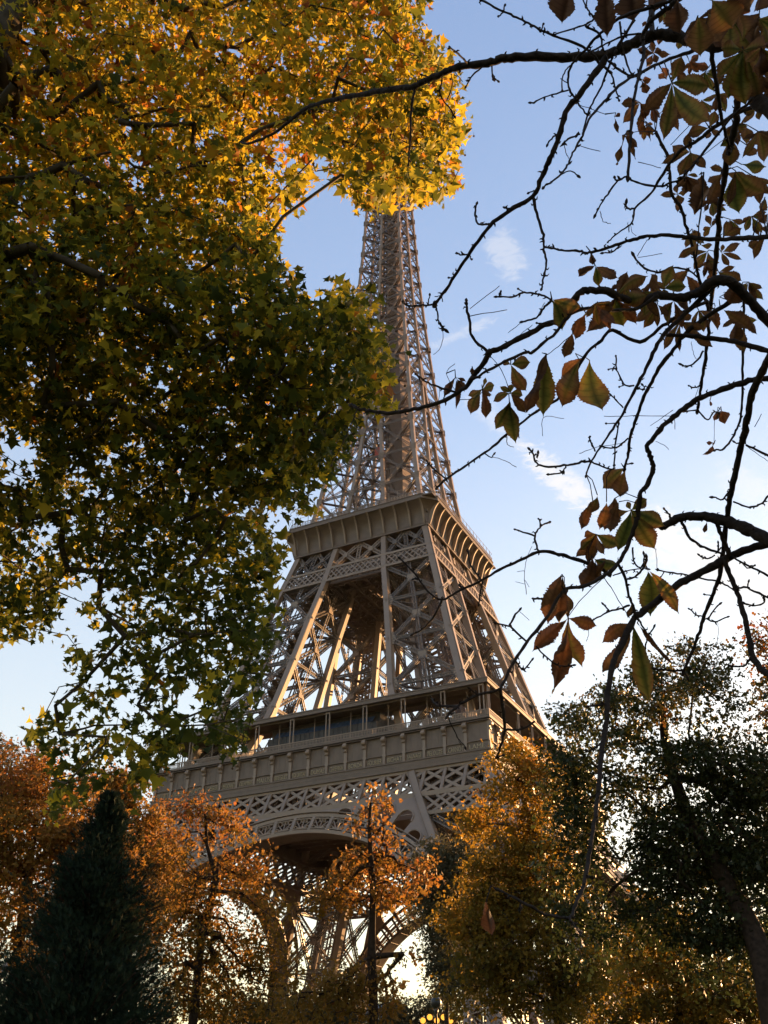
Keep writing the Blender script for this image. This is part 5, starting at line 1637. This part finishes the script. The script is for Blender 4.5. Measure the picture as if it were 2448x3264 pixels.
rgt = np.array([math.cos(YAW), -math.sin(YAW), 0])
LV, LF, LS, LT, LW = [], [], [], [], []
NU, NVv = 40, 7
stalks = {}
for (x0, y0, x1, y1, w, tone, off) in LEAFLETS:
    d = np.hypot(SA[:, 0] - x0, SA[:, 1] - y0)
    j = int(np.argmin(d))
    key = (x0, y0)
    if key not in stalks:
        base_d = (SA[j, 2] + rng.normal(0, .05) if d[j] < 160 and off < 1 else dfield(x0, y0)) + off * (1 if off > 1 else .6)
        stalks[key] = (base_d, j if d[j] < 160 and off < 1 else None)
    bd = stalks[key][0]
    Lpx = math.dist((x0, y0), (x1, y1))
    td = bd + rng.normal(0, .35) * Lpx / FPX * bd
    p0, p1 = at(x0, y0, bd) - cinv, at(x1, y1, td) - cinv
    ax = unit(p1 - p0)
    L = np.linalg.norm(p1 - p0)
    view = unit((p0 + p1) / 2 + cinv - CAM)
    acr = unit(np.cross(ax, view))
    nrm = np.cross(acr, ax)
    rollang = rng.normal(0, .3)
    acr, nrm = acr * math.cos(rollang) + nrm * math.sin(rollang), -acr * math.sin(rollang) + nrm * math.cos(rollang)
    hw = w / 2 / FPX * bd
    fold = rng.uniform(.12, .5) if tone < .9 else rng.uniform(.3, .95)
    curl = rng.normal(0, .10) + (.12 if tone > .85 else 0)
    wav = rng.uniform(.02, .06) * (1.8 if tone > .8 else 1)
    ph = rng.uniform(0, 6)
    bendv = rng.normal(0, .14)
    rag = .10 if tone < .8 else .2
    o0 = len(LV)
    skew = rng.normal(0, .05)
    for iu in range(NU + 1):
        u = iu / NU
        prof = (math.sin(math.pi * min(1, u / .98) ** 1.55) ** .85 if u < .98 else .02) * (1 if u < .8 else 1 - .12 * (u - .8) / .2)
        prof = max(prof, .03)
        for iv in range(NVv):
            v = (iv - (NVv - 1) / 2) / ((NVv - 1) / 2)
            e = abs(v)
            tooth = 1 + (.05 * (1 if iu % 2 else -1) + rng.normal(0, rag * .35)) * (e > .95)
            a = v * prof * hw * tooth
            lift = fold * abs(a) + curl * L * (u - .3) ** 2 + bendv * L * u * u + wav * L * math.sin(u * 9 + ph + v * 1.5) * e
            LV.append(p0 + ax * (u * L * (1 - .04 * e * e)) + acr * (a + skew * L * math.sin(math.pi * u)) + nrm * lift)
            LT.append(np.clip(tone + .42 * (e - .35) * (1 if tone < .85 else .2) + .3 * (u - .55) * (tone < .85), 0, 1))
            LW.append(.7 if e < .2 else (.45 if iu % 5 == (iv if iv < 3 else 6 - iv) % 4 else 0))
    K = NVv
    for iu in range(NU):
        for iv in range(NVv - 1):
            a = o0 + iu * K + iv
            LF += [a, a + 1, a + 1 + K, a + K]
            LS.append(4)
#END_LEAF
lo = mesh_from('withered_leaves', np.array(LV), LF, LS, M['chestnut_leaf'], np.array(LT), chestnut)
aa = lo.data.attributes.new('tone', 'FLOAT', 'POINT')
aa.data.foreach_set('value', np.array(LW, np.float32))
lo.data.polygons.foreach_set('use_smooth', [True] * len(lo.data.polygons))
for (x0, y0), (bd, j) in stalks.items():                      # leaf stalks grow from the nearest bough
    p = at(x0, y0, bd) - cinv
    jj = j if j is not None else int(np.argmin(np.hypot(SA[:, 0] - x0, SA[:, 1] - y0) + 60 * np.abs(SA[:, 2] - bd)))
    q = at(*SA[jj, :3]) - cinv
    mid = (p + q) / 2 + rng.normal(0, .01, 3) + np.array([0, 0, .02])
    BM[int(SA[jj, 3])].tube([p, mid, q], [.0022, .0017, .0024], 5)
for mb in BM:
    mb.build('bough', M['dbark'], chestnut, True)
# ---------------------------------------------------------------- street lamp, floodlights and a far roof
p = at(1390, 3196, 52)
lamp = thing('street_lamp', 'dark globe street lamp low down between the arch and the golden tree', 'street lamp', (p[0], p[1], 0))
z = p[2]
g_ = MB()
g_.lathe([(.16, 0), (.16, .3), (.09, .45), (.06, .9), (.05, z - .5), (.09, z - .42), (.12, z - .3)], sides=12)
g_.build('post', M['iron'], lamp, True)
g_ = MB()
g_.lathe([(.08, -.27)] + [(.27 * math.sin(t), -.27 * math.cos(t)) for t in np.linspace(.3, math.pi - .2, 12)] + [(.05, .27), (.05, .34), (.0, .38)], (0, 0, z), 16)
g_.build('globe', M['iron'], lamp, True)

m, nt, b, o = material('lit_floodlight')
em = node(nt, 'ShaderNodeEmission')
em.inputs['Color'].default_value = (1.0, .40, .05, 1)
em.inputs['Strength'].default_value = 0.4
nt.links.new(em.outputs[0], o.inputs[0])
M['lit'] = m
p = at(1392, 3254, 78)
fl = thing('floodlight_mast', 'lit golden floodlights glowing at the bottom between the trees', 'floodlight', (p[0], p[1], 0))
g_ = MB()
g_.tube([(0, 0, 0), (0, 0, p[2] + .3)], [.12, .08], 8)
g_.tube([(-1.1 * rgt[0], -1.1 * rgt[1], p[2]), (1.1 * rgt[0], 1.1 * rgt[1], p[2])], [.05, .05], 6)
g_.build('mast', M['iron'], fl)
fwd_ = np.array([-rgt[1], rgt[0], 0])
for k in range(5):
    c = rgt * (-1.0 + .5 * k)
    g_ = MB()
    g_.rings([[tuple(c - fwd_ * (.02 + dz) + rgt * r * math.cos(t) + np.array([0, 0, p[2] + .22 * (k % 2) + r * math.sin(t)])) for t in np.linspace(0, 2 * math.pi, 13)[:-1]] for r, dz in ((.24, .16), (.22, .15), (.12, -.15))])
    hd = g_.build('lamp_head', M['iron'], fl)
    g_ = MB()
    g_.rings([[tuple(c - fwd_ * (.2 + dz) + rgt * r * math.cos(t) + np.array([0, 0, p[2] + .22 * (k % 2) + r * math.sin(t)])) for t in np.linspace(0, 2 * math.pi, 13)[:-1]] for r, dz in ((.2, 0), (.18, .03))])
    g_.build('lens', M['lit'], hd)

p = at(1083, 3262, 420)
bd_ = thing('far_building', 'pale stone building with a slate mansard roof far beyond the tower', 'building', (p[0], p[1], 0))
bd_.rotation_euler = (0, 0, R(25))
g_ = MB()
zb = p[2] + .5
g_.box(-22, 22, -9, 9, 0, zb)
g_.box(-22.5, 22.5, -9.5, 9.5, zb, zb + .6)
for k in range(11):
    for fl_ in range(int(zb // 3.6)):
        x = -20 + k * 4
        g_.box(x - .8, x + .8, -9.12, -9.0, 1 + fl_ * 3.6 - .15, 1 + fl_ * 3.6)
wl = g_.build('wall', M['stone'], bd_)
g_ = MB()
g_.rings([[(-a, -b_, z_), (a, -b_, z_), (a, b_, z_), (-a, b_, z_)] for a, b_, z_ in ((22, 9, zb + .6), (20.5, 7, zb + 4.2), (17, 2, zb + 6))])
g_.build('roof', M['slate'], bd_)
g_ = MB()
g_.box(-.65, .65, -9.06, -8.9, 0, 2.2)
w0_ = None
for k in range(11):
    for fl_ in range(max(0, int(zb // 3.6) - 8), int(zb // 3.6)):
        if w0_ is None:
            w0_ = o = g_.build('window', M['dark'], bd_)
        else:
            o = w0_.copy()
            COL.objects.link(o)
            o.parent = bd_
        o.location = (-20 + k * 4, 0, 1 + fl_ * 3.6)
# ---------------------------------------------------------------- the thin evening haze
hb = MB()
hb.box(-420, 420, -260, 520, -1, 335)
hm = bpy.data.materials.new('haze')
hm.use_nodes = True
hm.node_tree.nodes.clear()
pv_ = node(hm.node_tree, 'ShaderNodeVolumePrincipled')
pv_.inputs['Color'].default_value = (.93, .94, .97, 1)
pv_.inputs['Density'].default_value = 0.000015
pv_.inputs['Anisotropy'].default_value = 0.3
ho_ = node(hm.node_tree, 'ShaderNodeOutputMaterial')
hm.node_tree.links.new(pv_.outputs[0], ho_.inputs['Volume'])
hz_ = hb.build('haze', hm)
hz_['kind'] = 'stuff'
g = MB()
g.add([(-1800, -1500, 0), (1800, -1500, 0), (1800, 2400, 0), (-1800, 2400, 0)], [(0, 1, 2, 3)])
go = g.build('ground', M['grass'])
go['kind'] = 'structure'
g = MB()
g.add([(-75, -75, .004), (75, -75, .004), (75, 75, .004), (-75, 75, .004)], [(0, 1, 2, 3)])
go = g.build('forecourt', M['path'])
go['kind'] = 'structure'
